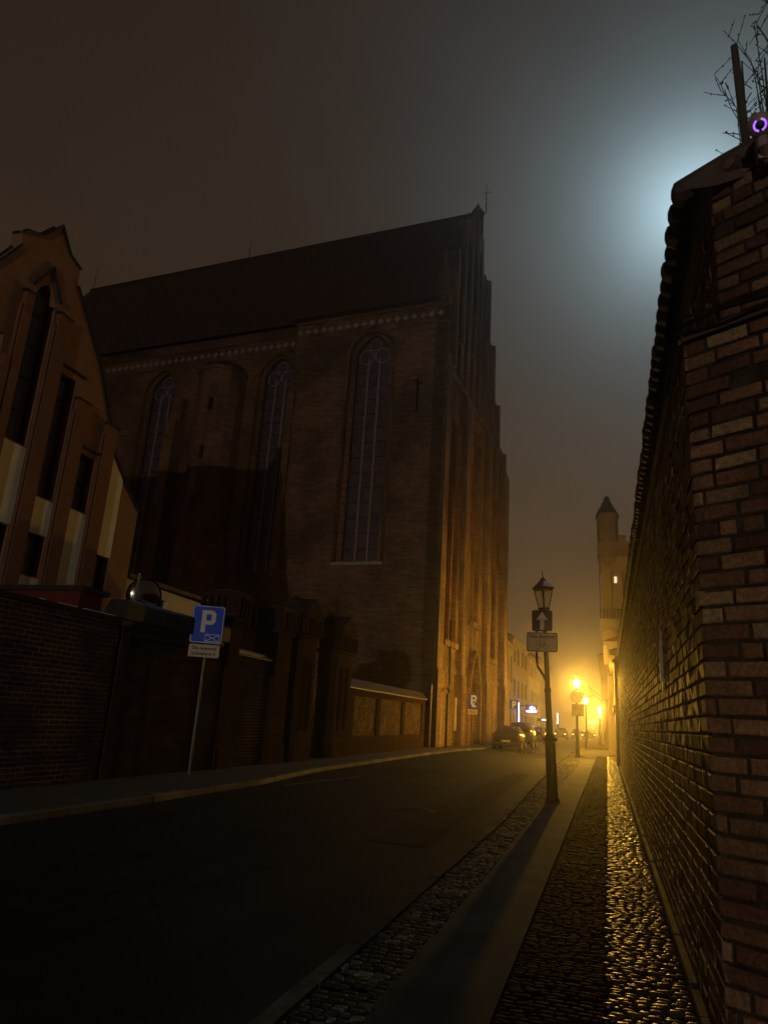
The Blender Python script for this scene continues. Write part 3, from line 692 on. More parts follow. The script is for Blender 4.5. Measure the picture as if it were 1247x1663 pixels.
# pilasters
b = MB()
for y0_, y1_, zt_ in ((12.36, 12.62, 11.4), (13.53, 13.95, 11.45), (14.78, 15.21, 9.5), (16.08, 16.56, 9.3), (12.12, 12.30, 9.5), (10.87, 11.3, 9.5)):
    b.box(-14, -13.86, y0_, y1_, 0, zt_); b.box(-14.0, -13.90, y0_ - .06, y0_ - .002, 0, zt_ - .35)
b.build('pilasters', 'lbrick_dk', LBd)
b = MB()
for y0_, y1_, zt_ in ((12.30, 12.66, 11.4), (13.49, 14.0, 11.45), (14.74, 15.26, 9.5), (16.05, 16.62, 9.3)): (MB().box(-14, -13.82, y0_, y1_, zt_, zt_ + .05)).build('drip_moulding', 'roofdark', LBd)
for l in ([(12.58, 11.75), (13.08, 12.6), (13.56, 11.75)],): b.tube([(-13.95, y_, z_) for y_, z_ in l], .045, 5)
for y0_, y1_, z_ in ((13.95, 14.95, 10.18), (15.2, 16.2, 8.28)): MB().box(-14, -13.9, y0_, y1_, z_, z_ + .06).build('drip_moulding', 'roofdark', LBd)
b.build('drip_moulding', 'roofdark', LBd)
# white low annex
an = thing('low_building', (-15.5, 20.5, 0), 'low white rendered building seen between the gabled building and the first pier', 'building')
b = MB(); b.prism(frame((-14.2, 0, 0), (0, 1), (1, 0)), [(18.4, 0), (24.5, 0), (24.5, 5.05), (18.4, 5.15)], 0, -3, holes=[[(20.2, 4.3), (20.8, 4.3), (20.8, 4.8), (20.2, 4.8)]]); b.build('wall', 'whiterender', an)
b = MB(); b.box(-17.4, -14.0, 18.35, 24.6, 5.15, 5.28); b.build('roof', 'roofdark', an)
b = MB(); b.box(-14.5, -14.45, 20.15, 20.85, 4.25, 4.85); b.build('window', 'glass', an)
# convex traffic mirror above the wall
tm = thing('traffic_mirror', (-9.62, 12.95, 0), 'round convex traffic mirror with orange lamp reflection above the tiled coping', 'traffic mirror')
mc = Vector((-9.62, 13.2, 3.72)); nv = Vector((.72, -.69, -.08)).normalized()
def disc(b, c, n_, r_, t_, seg=28, dome=0):
    x_ = n_.cross(Z).normalized(); y_ = n_.cross(x_); prof = [(r_, -t_), (r_, 0)] + ([(r_ * k, dome * (1 - k * k)) for k in (.8, .6, .4, .2, .02)] if dome else [])
    vs = [c + (x_ * cos(2 * pi * k / seg) + y_ * sin(2 * pi * k / seg)) * rr + n_ * dd for rr, dd in prof for k in range(seg)]
    fs = [(i * seg + k, i * seg + (k + 1) % seg, (i + 1) * seg + (k + 1) % seg, (i + 1) * seg + k) for i in range(len(prof) - 1) for k in range(seg)]
    fs += [tuple(range(seg))[::-1], tuple((len(prof) - 1) * seg + k for k in range(seg))]; b.add(vs, fs)
b = MB(); disc(b, mc, nv, .38, .06); b.build('rim', 'iron', tm)
b = MB(); disc(b, mc + nv * .004, nv, .35, .002, dome=.09); b.build('mirror_face', 'mirror', tm, smooth=True)
b = MB(); b.tube([(-9.68, 13.22, 0), (-9.68, 13.22, 3.7)], .03, 8); b.build('pole', 'steel', tm)
b = MB(); b.tube([(-9.33, 12.52, 3.45), (-9.33, 12.54, 4.08)], .028, 8)
tag(b.build('conduit_post', 'steel', loc=(-9.33, 12.52, 3.45)), 'short pale metal rod standing on the coping left of the round mirror', 'rod')

# ------------------------------------------------------------------ church
A = radians(4); P0 = (-9.5, 40.8, 0)
fd = (sin(A), cos(A)); sd = (-cos(A), sin(A))
ch = thing('church', (-14.0, 46, 0), 'huge gothic brick church with steep roof and stepped gable on the left of the street', 'church')
FS = frame(P0, sd, (-fd[0], -fd[1]))     # side wall, a = along sd, d = out towards us
FF = frame(P0, fd, (-sd[0], -sd[1]))     # front, a = along fd, d = out to the street
def chan(F, a0, a1, z0, zs, rise, depth, name='window', nm=3, parent=ch, step=.35, glass='churchglass', bars=True):
    """stepped lancet window filling with mullions, tracery and glass, returns nothing"""
    inn = lancet(a0 + step, a1 - step, z0 + .15, zs, 6, rise * .9)
    out = lancet(a0, a1, z0, zs, 6, rise)
    b = MB(); b.prism(F, out, -.35, -.6, holes=[inn]); fo = b.build(name, 'church', parent)
    b = MB(); c_ = (a0 + a1) / 2; w_ = (a1 - a0) - 2 * step
    for k in range(1, nm):
        x_ = a0 + step + w_ * k / nm; b.obox(lambda a, d, z: F(a, d, z), x_ - .06, x_ + .06, -.74, -.6, z0 + .15, zs)
    for k in range(1, nm + 1):
        xa, xb_ = a0 + step + w_ * (k - 1) / nm, a0 + step + w_ * k / nm
    for k in (-1, 1):
        pts = [F(c_ + k * w_ * .24 + cos(t) * w_ * .22, -.67, zs + .15 + sin(t) * w_ * .22) for t in [2 * pi * i / 14 for i in range(15)]]; b.tube(pts, .06, 4)
    pts = [F(c_ + cos(t) * w_ * .18, -.67, zs + rise * .5 + .1 + sin(t) * w_ * .18) for t in [2 * pi * i / 14 for i in range(15)]]; b.tube(pts, .05, 4)
    mo = b.build('tracery', 'leading', None, loc=parent_world(parent)); mo.location = (0, 0, 0); mo.parent = fo
    b = MB()
    if bars:
        z_ = z0 + 1
        while z_ < zs: b.obox(F, a0 + step, a1 - step, -.70, -.665, z_ - .02, z_ + .02); z_ += 1.05
        bo = b.build('glazing_bars', 'frame', None, loc=parent_world(parent)); bo.location = (0, 0, 0); bo.parent = fo
    b = MB(); b.prism(F, inn, -.72, -.76); go = b.build('pane', glass, None, loc=parent_world(parent)); go.location = (0, 0, 0); go.parent = fo
# side wall, first (projecting) bay
SH = 29.0
w1 = (3.75, 6.95, 10.7, 25.3, 1.9)
b = MB(); b.prism(FS, [(0, 0), (11.3, 0), (11.3, SH), (0, SH)], 0, -.45, holes=[lancet(*w1[:4], 6, w1[4])])
b.obox(FS, 10.85, 11.3, -1.6, -.45, 0, SH)
b.obox(FS, .0, 11.3, 0, .12, 0, 1.0); b.obox(FS, 10.9, 11.42, 0.003, .25, 0, 23.0)
b.build('side_wall', 'church', ch)
chan(FS, *w1[:4], w1[4], 0)
b = MB(); b.obox(FS, 3.6, 7.1, -.02, .12, 10.5, 10.68); b.build('window_sill', 'stone', ch)
# hood moulding of lighter brick round the window
b = MB(); o_ = lancet(3.55, 7.15, 10.7, 25.35, 6, 2.15); i_ = lancet(3.75, 6.95, 10.7, 25.3, 6, 1.9); b.prism(FS, o_, .0, .05, holes=[[(p[0], p[1] + .0001) for p in i_]]); b.build('window_surround', 'church_dk', ch)
# recessed bays further left
RB = -1.2
FS2 = frame(FS(0, RB, 0), sd, (-fd[0], -fd[1]))
ws = [(11.75, 14.95, 10.3, 25.2), (22.2, 25.4, 10.3, 25.2), (30.5, 33.7, 10.3, 25.2)]
b = MB(); b.prism(FS2, [(11.3, 0), (45, 0), (45, SH), (11.3, SH)], 0, -.45, holes=[lancet(*x, 6, 1.9) for x in ws]); b.build('aisle_wall', 'church', ch)
for x in ws: chan(FS2, *x, 1.9, 0)
b = MB()
for a_ in (21.0, 28.5, 36.5): b.obox(FS2, a_, a_ + .9, 0, 1.2, 0, 22); b.obox(FS2, a_, a_ + .9, 0, .7, 22, 24)
b.build('buttresses', 'church', ch)
# cornice and frieze
b = MB(); b.obox(FS, -.1, 11.4, -.4, .12, 28.3, 29.05); b.obox(FS, -.1, 11.4, -.4, .06, 27.0, 27.12)
b.obox(FS2, 11.4, 45, -.4, .12, 28.3, 29.05); b.obox(FS2, 11.4, 45, -.4, .06, 27.0, 27.12); b.build('cornice', 'church', ch)
b = MB()
a_ = .5
while a_ < 45:
    F_ = FS if a_ < 11.2 else FS2
    b = MB()
    for da, dz in ((0, 0), (.14, 0), (-.14, 0), (0, .14), (0, -.14)): b.obox(F_, a_ + da - .07, a_ + da + .07, .0, .035, 27.72 + dz - .07, 27.72 + dz + .07)
    b.build('frieze_cross', 'stone', ch); a_ += .62
# stair turret
tc_ = Vector(FS2(17.75, .3, 0))
b = MB(); b.lathe(tc_, [(1.95, 0), (1.95, 12), (1.86, 12.2), (1.86, 25.3), (1.95, 25.35), (1.95, 25.6)], 16); b.build('stair_turret', 'church', ch, smooth=False)
b = MB(); b.lathe(tc_, [(1.95, 25.6), (1.6, 26.1), (.9, 26.5), (.1, 26.7)], 16); b.build('turret_cap', 'rooftile', ch)
for a_, z_ in ((17.5, 18.3), (17.7, 14.6), (17.3, 22)): MB().obox(FS2, a_ - .1, a_ + .1, 1.95, 2.28, z_, z_ + .9).build('turret_slit', 'frame', ch)

# iron wall anchor
b = MB(); b.tube([FS(1.85, .06, 20.6), FS(1.85, .06, 23.0)], .07, 5); b.tube([FS(1.55, .06, 22.6), FS(2.15, .06, 22.9)], .05, 5); b.build('wall_anchor', 'iron', ch)
# front
ZE = 29.2
gl = [(0, 0), (18.5, 0), (18.5, 24.0), (15.6, 24.0), (15.6, 27.4), (13.5, 27.4), (13.5, 32.0), (11.4, 32.0), (11.4, 37.0), (9.7, 37.0), (9.4, 40.2), (9.0, 40.2), (9.0, 42.2), (8.2, 42.2), (8.2, 40.2), (7.8, 40.2), (7.2, 39.8), (7.2, 38.6), (5.4, 38.6), (5.4, 36.2), (3.6, 36.2), (3.6, 33.4), (1.8, 33.4), (1.8, 31), (0, 31)]
fw_ = [(1.7, 4.4, 6.2, 20.0), (7.8, 10.4, 8.2, 22.0), (13.6, 16.2, 6.2, 18.0)]
port = lancet(7.5, 10.3, 0, 2.9, 6, 3.0)
niche = []
for i, (a_, zt_) in enumerate(((1.0, 29.5), (2.6, 31.6), (4.4, 34.4), (6.2, 36.8), (8.0, 38.6), (9.7, 35.2), (11.8, 30.2), (13.9, 25.6))):
    niche.append(lancet(a_, a_ + .95, 24.3 if a_ < 11 else 21.0, zt_ - .9, 3, .7))
b = MB(); b.prism(FF, gl, 0, -.8, holes=[lancet(*x, 6, 1.7) for x in fw_] + niche + [port])
b.build('front_wall', 'church_dk', ch)
b = MB(); b.obox(FF, .3, 18.2, -.9, -.55, 20.5, 24.9); b.prism(FF, [(.1, 20.5), (15, 20.5), (13, 31), (8.6, 39.8), (.1, 30)], -.5, -.7); b.build('niche_backing', 'church_dk', ch)
for x in fw_: chan(FF, *x, 1.7, 0, step=.4, bars=False, nm=2)
b = MB()
for a0_, a1_, zt_, d_ in ((-.15, .95, 24, .25), (5.0, 6.0, 23, .3), (11.8, 12.8, 23, .35), (17.4, 18.6, 22, .5)):
    b.obox(FF, a0_, a1_, 0.002, d_, 0, zt_); b.prism(lambda u_, d, z: FF(d, u_, z), [(.002, zt_), (d_, zt_), (.002, zt_ + 1.6)], a0_, a1_)
    b.obox(FF, a0_ - .08, a1_ + .08, 0.002, d_ + .1, 0, 4.3)
b.build('front_buttresses', 'church_dk', ch)
b = MB()
for i, (a_, zt_) in enumerate(((1.8, 33.4), (3.6, 36.2), (5.4, 38.6), (7.2, 39.8), (11.4, 37), (13.5, 32), (15.6, 27.4), (18.4, 24))):
    b.obox(FF, a_ - .35, a_ + .05, -.85, .25, zt_ - 9, zt_ + .35); b.lathe(FF(a_ - .15, -.3, zt_ + .35), [(.4, 0), (.05, .75)], 4, pi / 4 - A)
b.build('gable_pinnacles', 'church_dk', ch)
for q5 in ((-.05, 7.3, 0, .1, 4.3, 4.5), (10.7, 18.5, 0, .1, 4.3, 4.5), (0, 18.5, 0, .14, 23.9, 24.15)): MB().obox(FF, *q5).build('string_course', 'church_dk', ch)
for x in fw_: MB().obox(FF, x[0] - .2, x[1] + .2, -.05, .2, x[2] - .35, x[2]).build('window_sill', 'church_dk', ch)

# portal with nested orders
for k in range(3):
    i0 = lancet(7.5 + .26 * k, 10.3 - .26 * k, 0, 2.9 - .05 * k, 6, 3.0 - .36 * k); i1 = lancet(7.76 + .26 * k, 10.04 - .26 * k, -.01, 2.85 - .05 * k, 6, 2.64 - .36 * k)
    b = MB(); b.prism(FF, [(p[0], p[1]) for p in i0], -.2 - .25 * k, -.45 - .25 * k, holes=[[(p[0], p[1] + .011) for p in i1]]); b.build('portal_order', 'lbrick_dk', ch)
b = MB(); o_ = lancet(7.25, 10.55, 0, 2.9, 6, 3.35); b.prism(FF, o_, .003, .35, holes=[[(p[0], p[1] + .011) for p in port]]); b.build('portal_surround', 'church_dk', ch)
b = MB(); b.prism(FF, lancet(7.5, 10.3, 0, 2.9, 6, 2.8), -.97, -1.0)
for k in range(8): b.obox(FF, 8.2 + k * .2, 8.37 + k * .2, -.97, -.94, 0, 3.0)
b.build('door', 'wood', ch)
b = MB(); b.tube([FF(.45, .75, 0), FF(.45, .75, 2.9), FF(.6, .78, 3.1), FF(2.4, .2, 3.35), FF(2.7, .2, 3.6), FF(2.75, .14, 7.5)], .07, 7); b.build('drainpipe', 'iron', ch)
MB().obox(FF, 4.6, 5.0, 0, .1, .9, 2.9).build('notice_case', 'stone', ch); MB().obox(FF, 11.0, 11.3, 0, .1, .9, 2.9).build('notice_case', 'stone', ch)
# roof
def CF(a, b_, z):  # a along fd (depth from side wall), b along sd
    return (P0[0] + fd[0] * a + sd[0] * b_, P0[1] + fd[1] * a + sd[1] * b_, z)
b = MB()
rz = 42.2
b.add([CF(-.55, .5, 28.6), CF(-.55, 11.5, 28.6), CF(8.6, 11.5, rz), CF(8.6, .5, rz)], [(0, 1, 2, 3)])
b.add([CF(.45, 11.5, 28.9), CF(.45, 45, 28.9), CF(8.6, 41.5, rz), CF(8.6, 11.5, rz)], [(0, 1, 2, 3)])
b.add([CF(.45, 45, 28.9), CF(18.5, 45, 23.8), CF(8.6, 41.5, rz)], [(0, 1, 2)])
b.add([CF(18.5, .5, 23.8), CF(18.5, 45, 23.8), CF(8.6, 41.5, rz), CF(8.6, .5, rz)], [(3, 2, 1, 0)])
b.add([CF(-.55, 11.5, 28.6), CF(.45, 11.5, 28.9), CF(8.6, 11.5, rz)], [(0, 1, 2)])
b.add([CF(-.55, .5, 28.6), CF(-.55, 11.5, 28.6), CF(.2, 11.5, 28.5), CF(.2, .5, 28.5)], [(3, 2, 1, 0)])
b.build('roof', 'rooftile', ch)
b = MB(); b.tube([CF(8.6, .5, rz + .05), CF(8.6, 41.5, rz + .05)], .16, 6); b.build('ridge_tiles', 'tile', ch)
b = MB(); b.obox(CF, 17.7, 18.3, 0.9, 44.9, 0, 24); b.obox(CF, .5, 18.4, 44.4, 45.0, 0, 28); b.build('rear_wall', 'church_dk', ch)
for bb_, z_ in ((22.5, 1.9), (41.2, 2.6)): MB().tube([CF(8.6, bb_, rz), CF(8.6, bb_, rz + z_)], [.045, .02], 4).build('lightning_rod', 'iron', ch)
b = MB(); b.tube([CF(8.6, -.3, 42.2), CF(8.6, -.3, 45.2)], [.05, .02], 4); b.tube([CF(8.6, -.7, 44.2), CF(8.6, .1, 44.2)], .03, 4); b.build('lightning_rod', 'iron', ch)

# round pinnacle on the gable tip
b = MB(); b.lathe(FF(8.6, -.4, 40.2), [(.5, 0), (.5, 1.9), (.62, 2.0), (.3, 2.5), (.05, 3.0)], 8); b.build('gable_finial', 'church_dk', ch)

# ------------------------------------------------------------------ townhouses
def townhouse(x, y0_, y1_, zt, side, m, label, floors=3, ncol=4, depth=9, roof=2.2):
    """side = +1 facade looks to +x, -1 to -x"""
    t = thing('townhouse', (x - side * depth / 2, (y0_ + y1_) / 2, 0), label, 'townhouse')
    F = frame((x, y0_, 0), (0, 1), (side, 0)); L = y1_ - y0_; holes = []; fh = zt / floors; cw = L / ncol
    for f_ in range(floors):
        for c_ in range(ncol):
            a0_, a1_ = c_ * cw + cw * .3, c_ * cw + cw * .7; z0_ = f_ * fh + (.25 if f_ == 0 and c_ % 2 else .9); z1_ = f_ * fh + fh * .78
            holes.append([(a0_, z0_), (a1_, z0_), (a1_, z1_), (a0_, z1_)])
    b = MB(); b.prism(F, [(0, 0), (L, 0), (L, zt), (0, zt)], 0, -.4, holes=holes)
    b.box(*sorted((x - side * .4, x - side * depth)), y0_, y0_ + .4, 0, zt); b.box(*sorted((x - side * .4, x - side * depth)), y1_ - .4, y1_, 0, zt)
    b.build('wall', m, t)
    b = MB(); b.obox(F, -.05, L + .05, 0, .25, zt - .25, zt); b.obox(F, 0.1, L - .1, 0, .12, fh - .15, fh + .05); b.build('cornice', m, t)
    for hl in holes:
        b = MB(); a0_, z0_ = hl[0]; a1_, z1_ = hl[2]
        b.obox(F, a0_, a1_, -.2, -.15, z0_, z0_ + .08); b.obox(F, a0_, a1_, -.2, -.15, z1_ - .08, z1_); b.obox(F, a0_, a0_ + .07, -.2, -.15, z0_ + .08, z1_ - .08); b.obox(F, a1_ - .07, a1_, -.2, -.15, z0_ + .08, z1_ - .08)
        b.obox(F, (a0_ + a1_) / 2 - .03, (a0_ + a1_) / 2 + .03, -.2, -.15, z0_ + .08, z1_ - .08)
        b.obox(F, a0_, a1_, -.23, -.21, z0_, z1_)
        b.build('window', 'glass', t)
    b = MB(); b.prism(lambda u_, d, z: F(d, u_, z), [(.3, zt), (-depth, zt), (-depth / 2, zt + roof)], -.02, L + .02); rf = b.build('roof', 'rooftile', t)
    return t, F
th1, F1 = townhouse(-8.5, 61, 70, 8.6, 1, 'town1', 'grey ochre townhouse with chimney right behind the church front', 2, 3)
b = MB(); b.box(-10.2, -9.2, 66, 67, 9, 11.2); b.build('chimney', 'pier', th1)
th2, F2 = townhouse(-8.6, 70, 84, 9.7, 1, 'town3', 'brown townhouse with the blue neon sign on its facade', 3, 4)
th3, F3 = townhouse(-8.5, 84, 100, 9.2, 1, 'town2', 'pale townhouse beyond the blue neon sign', 3, 5)
th4, F4 = townhouse(-8.6, 100, 118, 10.4, 1, 'town1', 'farthest townhouse fading in the fog on the left', 3, 5)
tr1, G1 = townhouse(.42, 36.2, 50, 5.2, -1, 'town3', 'low dark building right after the end pier of the wall', 2, 4, 8, 1.5)
tr2, G2 = townhouse(.1, 50, 66, 7.2, -1, 'town2', 'two storey building before the fog-bound tower on the right', 2, 5, 9, 1.8)
tr3, G3 = townhouse(-.6, 84, 120, 9.5, -1, 'town1', 'long dim building beyond the tower on the right', 3, 8, 9, 2.)
# tower
tw_ = thing('tower', (3.2, 72, 0), 'foggy crenellated tower with a corner turret rising beyond the right wall', 'tower')
TX = -.48
def TF(a, d, z): return (TX + a, 70 - d, z)
b = MB(); b.box(TX + .25, 7, 70.3, 78, 0, 17.6)
b.prism(TF, [(.25, 0), (7.5, 0), (7.5, 17.6), (.25, 17.6)], 0, -.25, holes=[[(1.6, 12.4), (2.2, 12.4), (2.2, 14.2), (1.6, 14.2)], [(3.6, 12.4), (4.4, 12.4), (4.4, 14.4), (3.6, 14.4)]])
b.build('wall', 'towerr', tw_)
b = MB(); b.box(TX, 7.6, 69.6, 78.4, 17.6, 19.0)
for k in range(7): b.box(TX + 1.9 + k * 1.1, TX + 2.6 + k * 1.1, 69.6, 70.0, 19.0, 19.6)
for k in range(9): b.box(TX, TX + .35, 70.6 + k * .95, 71.2 + k * .95, 19.0, 19.6)
b.build('battlements', 'town3', tw_)
b = MB(); b.lathe((TX + .95, 70.6, 17.4), [(.5, -1), (1.0, 0), (1.0, 4.0), (1.12, 4.1), (1.12, 4.5)], 8); b.build('corner_turret', 'town3', tw_)
b = MB(); b.lathe((TX + .95, 70.6, 21.9), [(1.12, 0), (.35, 1.4), (.3, 1.55), (.3, 1.8), (.05, 2.0)], 8); b.build('turret_roof', 'roofdark', tw_)
b = MB(); b.box(.95, 1.2, 69.93, 70.0, 15.0, 15.6); b.build('lit_window', 'litwin', tw_)
b = MB(); b.prism(TF, [(.0, 10.6), (2.6, 10.6), (2.6, 11.4), (0, 11.4)], 0, 1.2); b.build('balcony', 'town2', tw_)
b = MB()
for k in range(9): b.tube([TF(.15 + k * .3, 1.15, 11.4), TF(.15 + k * .3, 1.15, 12.3)], .025, 4)
b.tube([TF(.05, 1.15, 12.3), TF(2.6, 1.15, 12.3)], .035, 4)
for x_ in (.1, 1.2, 2.2): b.tube([TF(x_, .5, 11.4), TF(x_, .5, 16)], .03, 4)
b.build('railing', 'iron', tw_)

# ------------------------------------------------------------------ street lamps
def street_lamp(loc, H, label, lit, tilt=0, name='street_lamp'):
    x, y, z = loc
    t = thing(name, loc, label, 'street lamp', 'lantern street lamps along the right pavement')
    k = H - 3.85
    b = MB(); b.lathe((x, y, z), [(.15, 0), (.15, .06), (.115, .10), (.105, 1.15), (.10, 1.2)], 12); b.build('base', 'iron', t, smooth=False)
    b = MB(); b.lathe((x, y, z), [(.105, 1.19), (.155, 1.22), (.155, 1.26), (.10, 1.30), (.085, 1.36)], 12); b.build('collar', 'iron', t)
    b = MB(); b.lathe((x, y, z), [(.07, 1.34), (.062, 2.2), (.072, 2.22), (.072, 2.28), (.055, 2.32), (.045, H - .72), (.03, H - .68), (.03, H - .6)], 12); b.build('pole', 'iron', t)
    hz = H - .6
    c = [(sx, sy) for sx, sy in ((1, 0), (0, 1), (-1, 0), (0, -1))]
    b = MB()
    for sx, sy in c: b.tube([(x + sx * .11, y + sy * .11, z + hz), (x + sx * .20, y + sy * .20, z + hz + .42)], .012, 4)
    b.lathe((x, y, z + hz - .03), [(.12, 0), (.13, .03), (.12, .05)], 4); b.lathe((x, y, z + hz + .41), [(.205, 0), (.215, .03)], 4)
    b.build('lantern_frame', 'iron', t)
    b = MB(); b.lathe((x, y, z + hz + .44), [(.25, 0), (.25, .02), (.06, .2), (.05, .24), (.012, .27), (.01, .42)], 4); b.build('lantern_roof', mat('lantern_roof_metal', (.05, .06, .09), .3, .6), t)
    for i in range(4):
        (ax, ay), (bx, by) = c[i], c[(i + 1) % 4]; b = MB()
        b.add([(x + ax * .105, y + ay * .105, z + hz + .02), (x + bx * .105, y + by * .105, z + hz + .02), (x + bx * .192, y + by * .192, z + hz + .41), (x + ax * .192, y + ay * .192, z + hz + .41)], [(0, 1, 2, 3)])
        b.build('pane', 'panelit' if lit else 'paneoff', t)
    b = MB(); b.lathe((x, y, z + hz + .1), [(.015, 0), (.035, .06), (.035, .16), (.01, .2)], 8); b.build('bulb', 'bulb' if lit else 'signwhite', t)
    return t, (x, y, z + hz + .2)
def point(loc, P, col, r=.1, name='lamp_light'):
    l = bpy.data.lights.new(name, 'POINT'); l.energy = P; l.color = col; l.shadow_soft_size = r
    o = bpy.data.objects.new(name, l); COL.objects.link(o); o.location = loc; return o
SOD = (1., .52, .06)
LP = 4.4
l1, p1 = street_lamp((-1.12, 16.1, 0), 4.62, 'unlit black lantern lamp post carrying the arrow and bicycle signs', False)
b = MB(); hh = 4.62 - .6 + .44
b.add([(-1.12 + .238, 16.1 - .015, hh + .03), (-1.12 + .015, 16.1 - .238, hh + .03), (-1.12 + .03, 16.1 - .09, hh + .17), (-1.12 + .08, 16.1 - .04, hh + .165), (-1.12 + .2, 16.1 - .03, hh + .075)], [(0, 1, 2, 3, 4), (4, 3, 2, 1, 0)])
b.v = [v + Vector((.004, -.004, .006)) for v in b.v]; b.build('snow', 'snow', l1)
l1.rotation_euler = (0, radians(-2.4), 0)
l2, p2 = street_lamp((-1.6, 42.4, 0), 4.30, 'brightest lit lantern lamp, nearest of the glowing ones', True)
point(p2, 1500 * LP, SOD)
l3, p3 = street_lamp((-1.55, 58.5, 0), 3.95, 'second glowing lantern lamp, just right of the brightest one', True)
point(p3, 1300 * LP, SOD)
for (x, y, H, lb) in ((-.75, 78, 3.9, 'glowing lantern lamp beneath the two flags'), (-.9, 98, 3.9, 'small glowing lamp just below the one under the flags'), (-1.0, 122, 3.9, 'tiny glowing lamp closest to the right-hand buildings'),
                      (-3.6, 175, 3.4, 'tiny far lamp at the left of the low pair in the fog'), (-2.6, 165, 3.6, 'tiny far lamp at the right of the low pair in the fog')):
    l_, p_ = street_lamp((x, y, 0), H, lb, True); point(p_, 1100 * LP, SOD)
# unseen lamp added in line with the row, to light church side and sign
lb_, pb_ = street_lamp((-1.4, -36, 0), 4.9, 'added unseen street lamp behind the viewpoint, lighting facades and sign', True)
point(pb_, 16500, (1., .91, .78), .2)

# ------------------------------------------------------------------ signs
def rrect(x0, x1, z0, z1, r=.03, k=3):
    l = []
    for cx, cz, a in ((x1 - r, z1 - r, 0), (x0 + r, z1 - r, 90), (x0 + r, z0 + r, 180), (x1 - r, z0 + r, 270)):
        for i in range(k + 1): t = radians(a + 90 * i / k); l.append((cx + r * cos(t), cz + r * sin(t)))
    return l
def Ppoly(x, z, s):
    """letter P of height s, lower left at x, z"""
    t = s * .2; w = s * .62
    out = [(0, 0), (t, 0), (t, s * .36), (w - s * .14, s * .36), (w, s * .5), (w, s * .86), (w - s * .14, s), (0, s)]
    hole = [(t, s * .54), (w - t, s * .54), (w - t, s * .82), (t, s * .82)]
    return [(x + a, z + b) for a, b in out], [(x + a, z + b) for a, b in hole]
def bar(b, F, p, q_, w_, d0, d1):
    dx, dz = q_[0] - p[0], q_[1] - p[1]; l = hypot(dx, dz); nx, nz = -dz / l * w_ / 2, dx / l * w_ / 2
    b.prism(F, [(p[0] + nx, p[1] + nz), (p[0] - nx, p[1] - nz), (q_[0] - nx, q_[1] - nz), (q_[0] + nx, q_[1] + nz)], d0, d1)
# parking sign 1
px_, py_ = -8.95, 14.85
s1 = thing('parking_sign', (px_, py_, 0), 'large blue P parking sign with envelope mark and church ceremonies plate', 'road sign')
az = radians(150)   # direction the sign faces
nS = (sin(az), cos(az)); uS = (-nS[1], nS[0])
FP = frame((px_, py_, 0), uS, nS)
W_, Z0, Z1 = .37, 2.88, 3.76
b = MB(); b.tube([(px_, py_, 0), (px_ + .03, py_, 3.7)], .03, 8); b.build('pole', 'steel', s1)
b = MB(); b.prism(FP, rrect(-W_, W_, Z0, Z1, .04), .035, .05); b.build('board', 'signblue', s1)
b = MB(); b.prism(FP, rrect(-W_ + .012, W_ - .012, Z0 + .012, Z1 - .012, .035), .051, .0535, holes=[rrect(-W_ + .028, W_ - .028, Z0 + .028, Z1 - .028, .03)]); b.build('border', 'signwhite', s1)
b = MB(); po, phh = Ppoly(-.15, 3.13, .52); b.prism(FP, po, .051, .055, holes=[phh]); b.build('letter', 'signwhite', s1)
b = MB(); e0 = (-.02, 2.93); e1 = (.3, 3.09)
for p, q_ in (((e0[0], e0[1]), (e1[0], e0[1])), ((e1[0], e0[1]), (e1[0], e1[1])), ((e1[0], e1[1]), (e0[0], e1[1])), ((e0[0], e1[1]), (e0[0], e0[1])), (e0, e1), ((e0[0], e1[1]), (e1[0], e0[1]))): bar(b, FP, p, q_, .014, .051, .054)
b.build('envelope_mark', 'signwhite', s1)
b = MB(); b.prism(FP, rrect(-.36, .34, 2.56, 2.85, .03), .035, .05); b.build('plate', 'signcream', s1)
for t_, z_ in (('Dla ceremonii', 2.735), ('kościelnych !!', 2.61)):
    text_mesh(t_, .098, lambda a, d, z, z_=z_: FP(a - .01, d, z + z_), 0, .053, 'writing', 'signblack', s1, .003).build('writing', 'signblack', s1)
# parking sign 2 by the portal
px_, py_ = -8.25, 47.0
s2 = thing('parking_sign', (px_, py_, 0), 'smaller blue P parking sign with pale plate in front of the church portal', 'road sign')
FP = frame((px_, py_, 0), (1, 0), (0, -1))
b = MB(); b.tube([(px_, py_, 0), (px_, py_, 3.2)], .035, 7); b.build('pole', 'steel', s2)
b = MB(); b.prism(FP, rrect(-.3, .3, 2.3, 3.25, .04), .04, .055); b.build('board', 'signblue', s2)
b = MB(); po, phh = Ppoly(-.14, 2.55, .6); b.prism(FP, po, .056, .06, holes=[phh]); b.build('letter', 'signwhite', s2)
b = MB(); b.prism(FP, [(-.08, 2.4), (.2, 2.4), (.24, 2.5), (.1, 2.52), (.06, 2.66), (-.04, 2.6)], .056, .06); bar(b, FP, (.06, 2.6), (.2, 2.78), .03, .057, .061); b.build('tow_truck_mark', 'signwhite', s2)
b = MB(); b.prism(FP, rrect(-.3, .3, 1.95, 2.26, .02), .04, .055); b.build('plate', 'signcream', s2)
b = MB(); 
for z_ in (2.17, 2.10, 2.03): bar(b, FP, (-.24, z_), (.22, z_), .022, .056, .06)
b.build('plate_lines', 'signblack', s2)
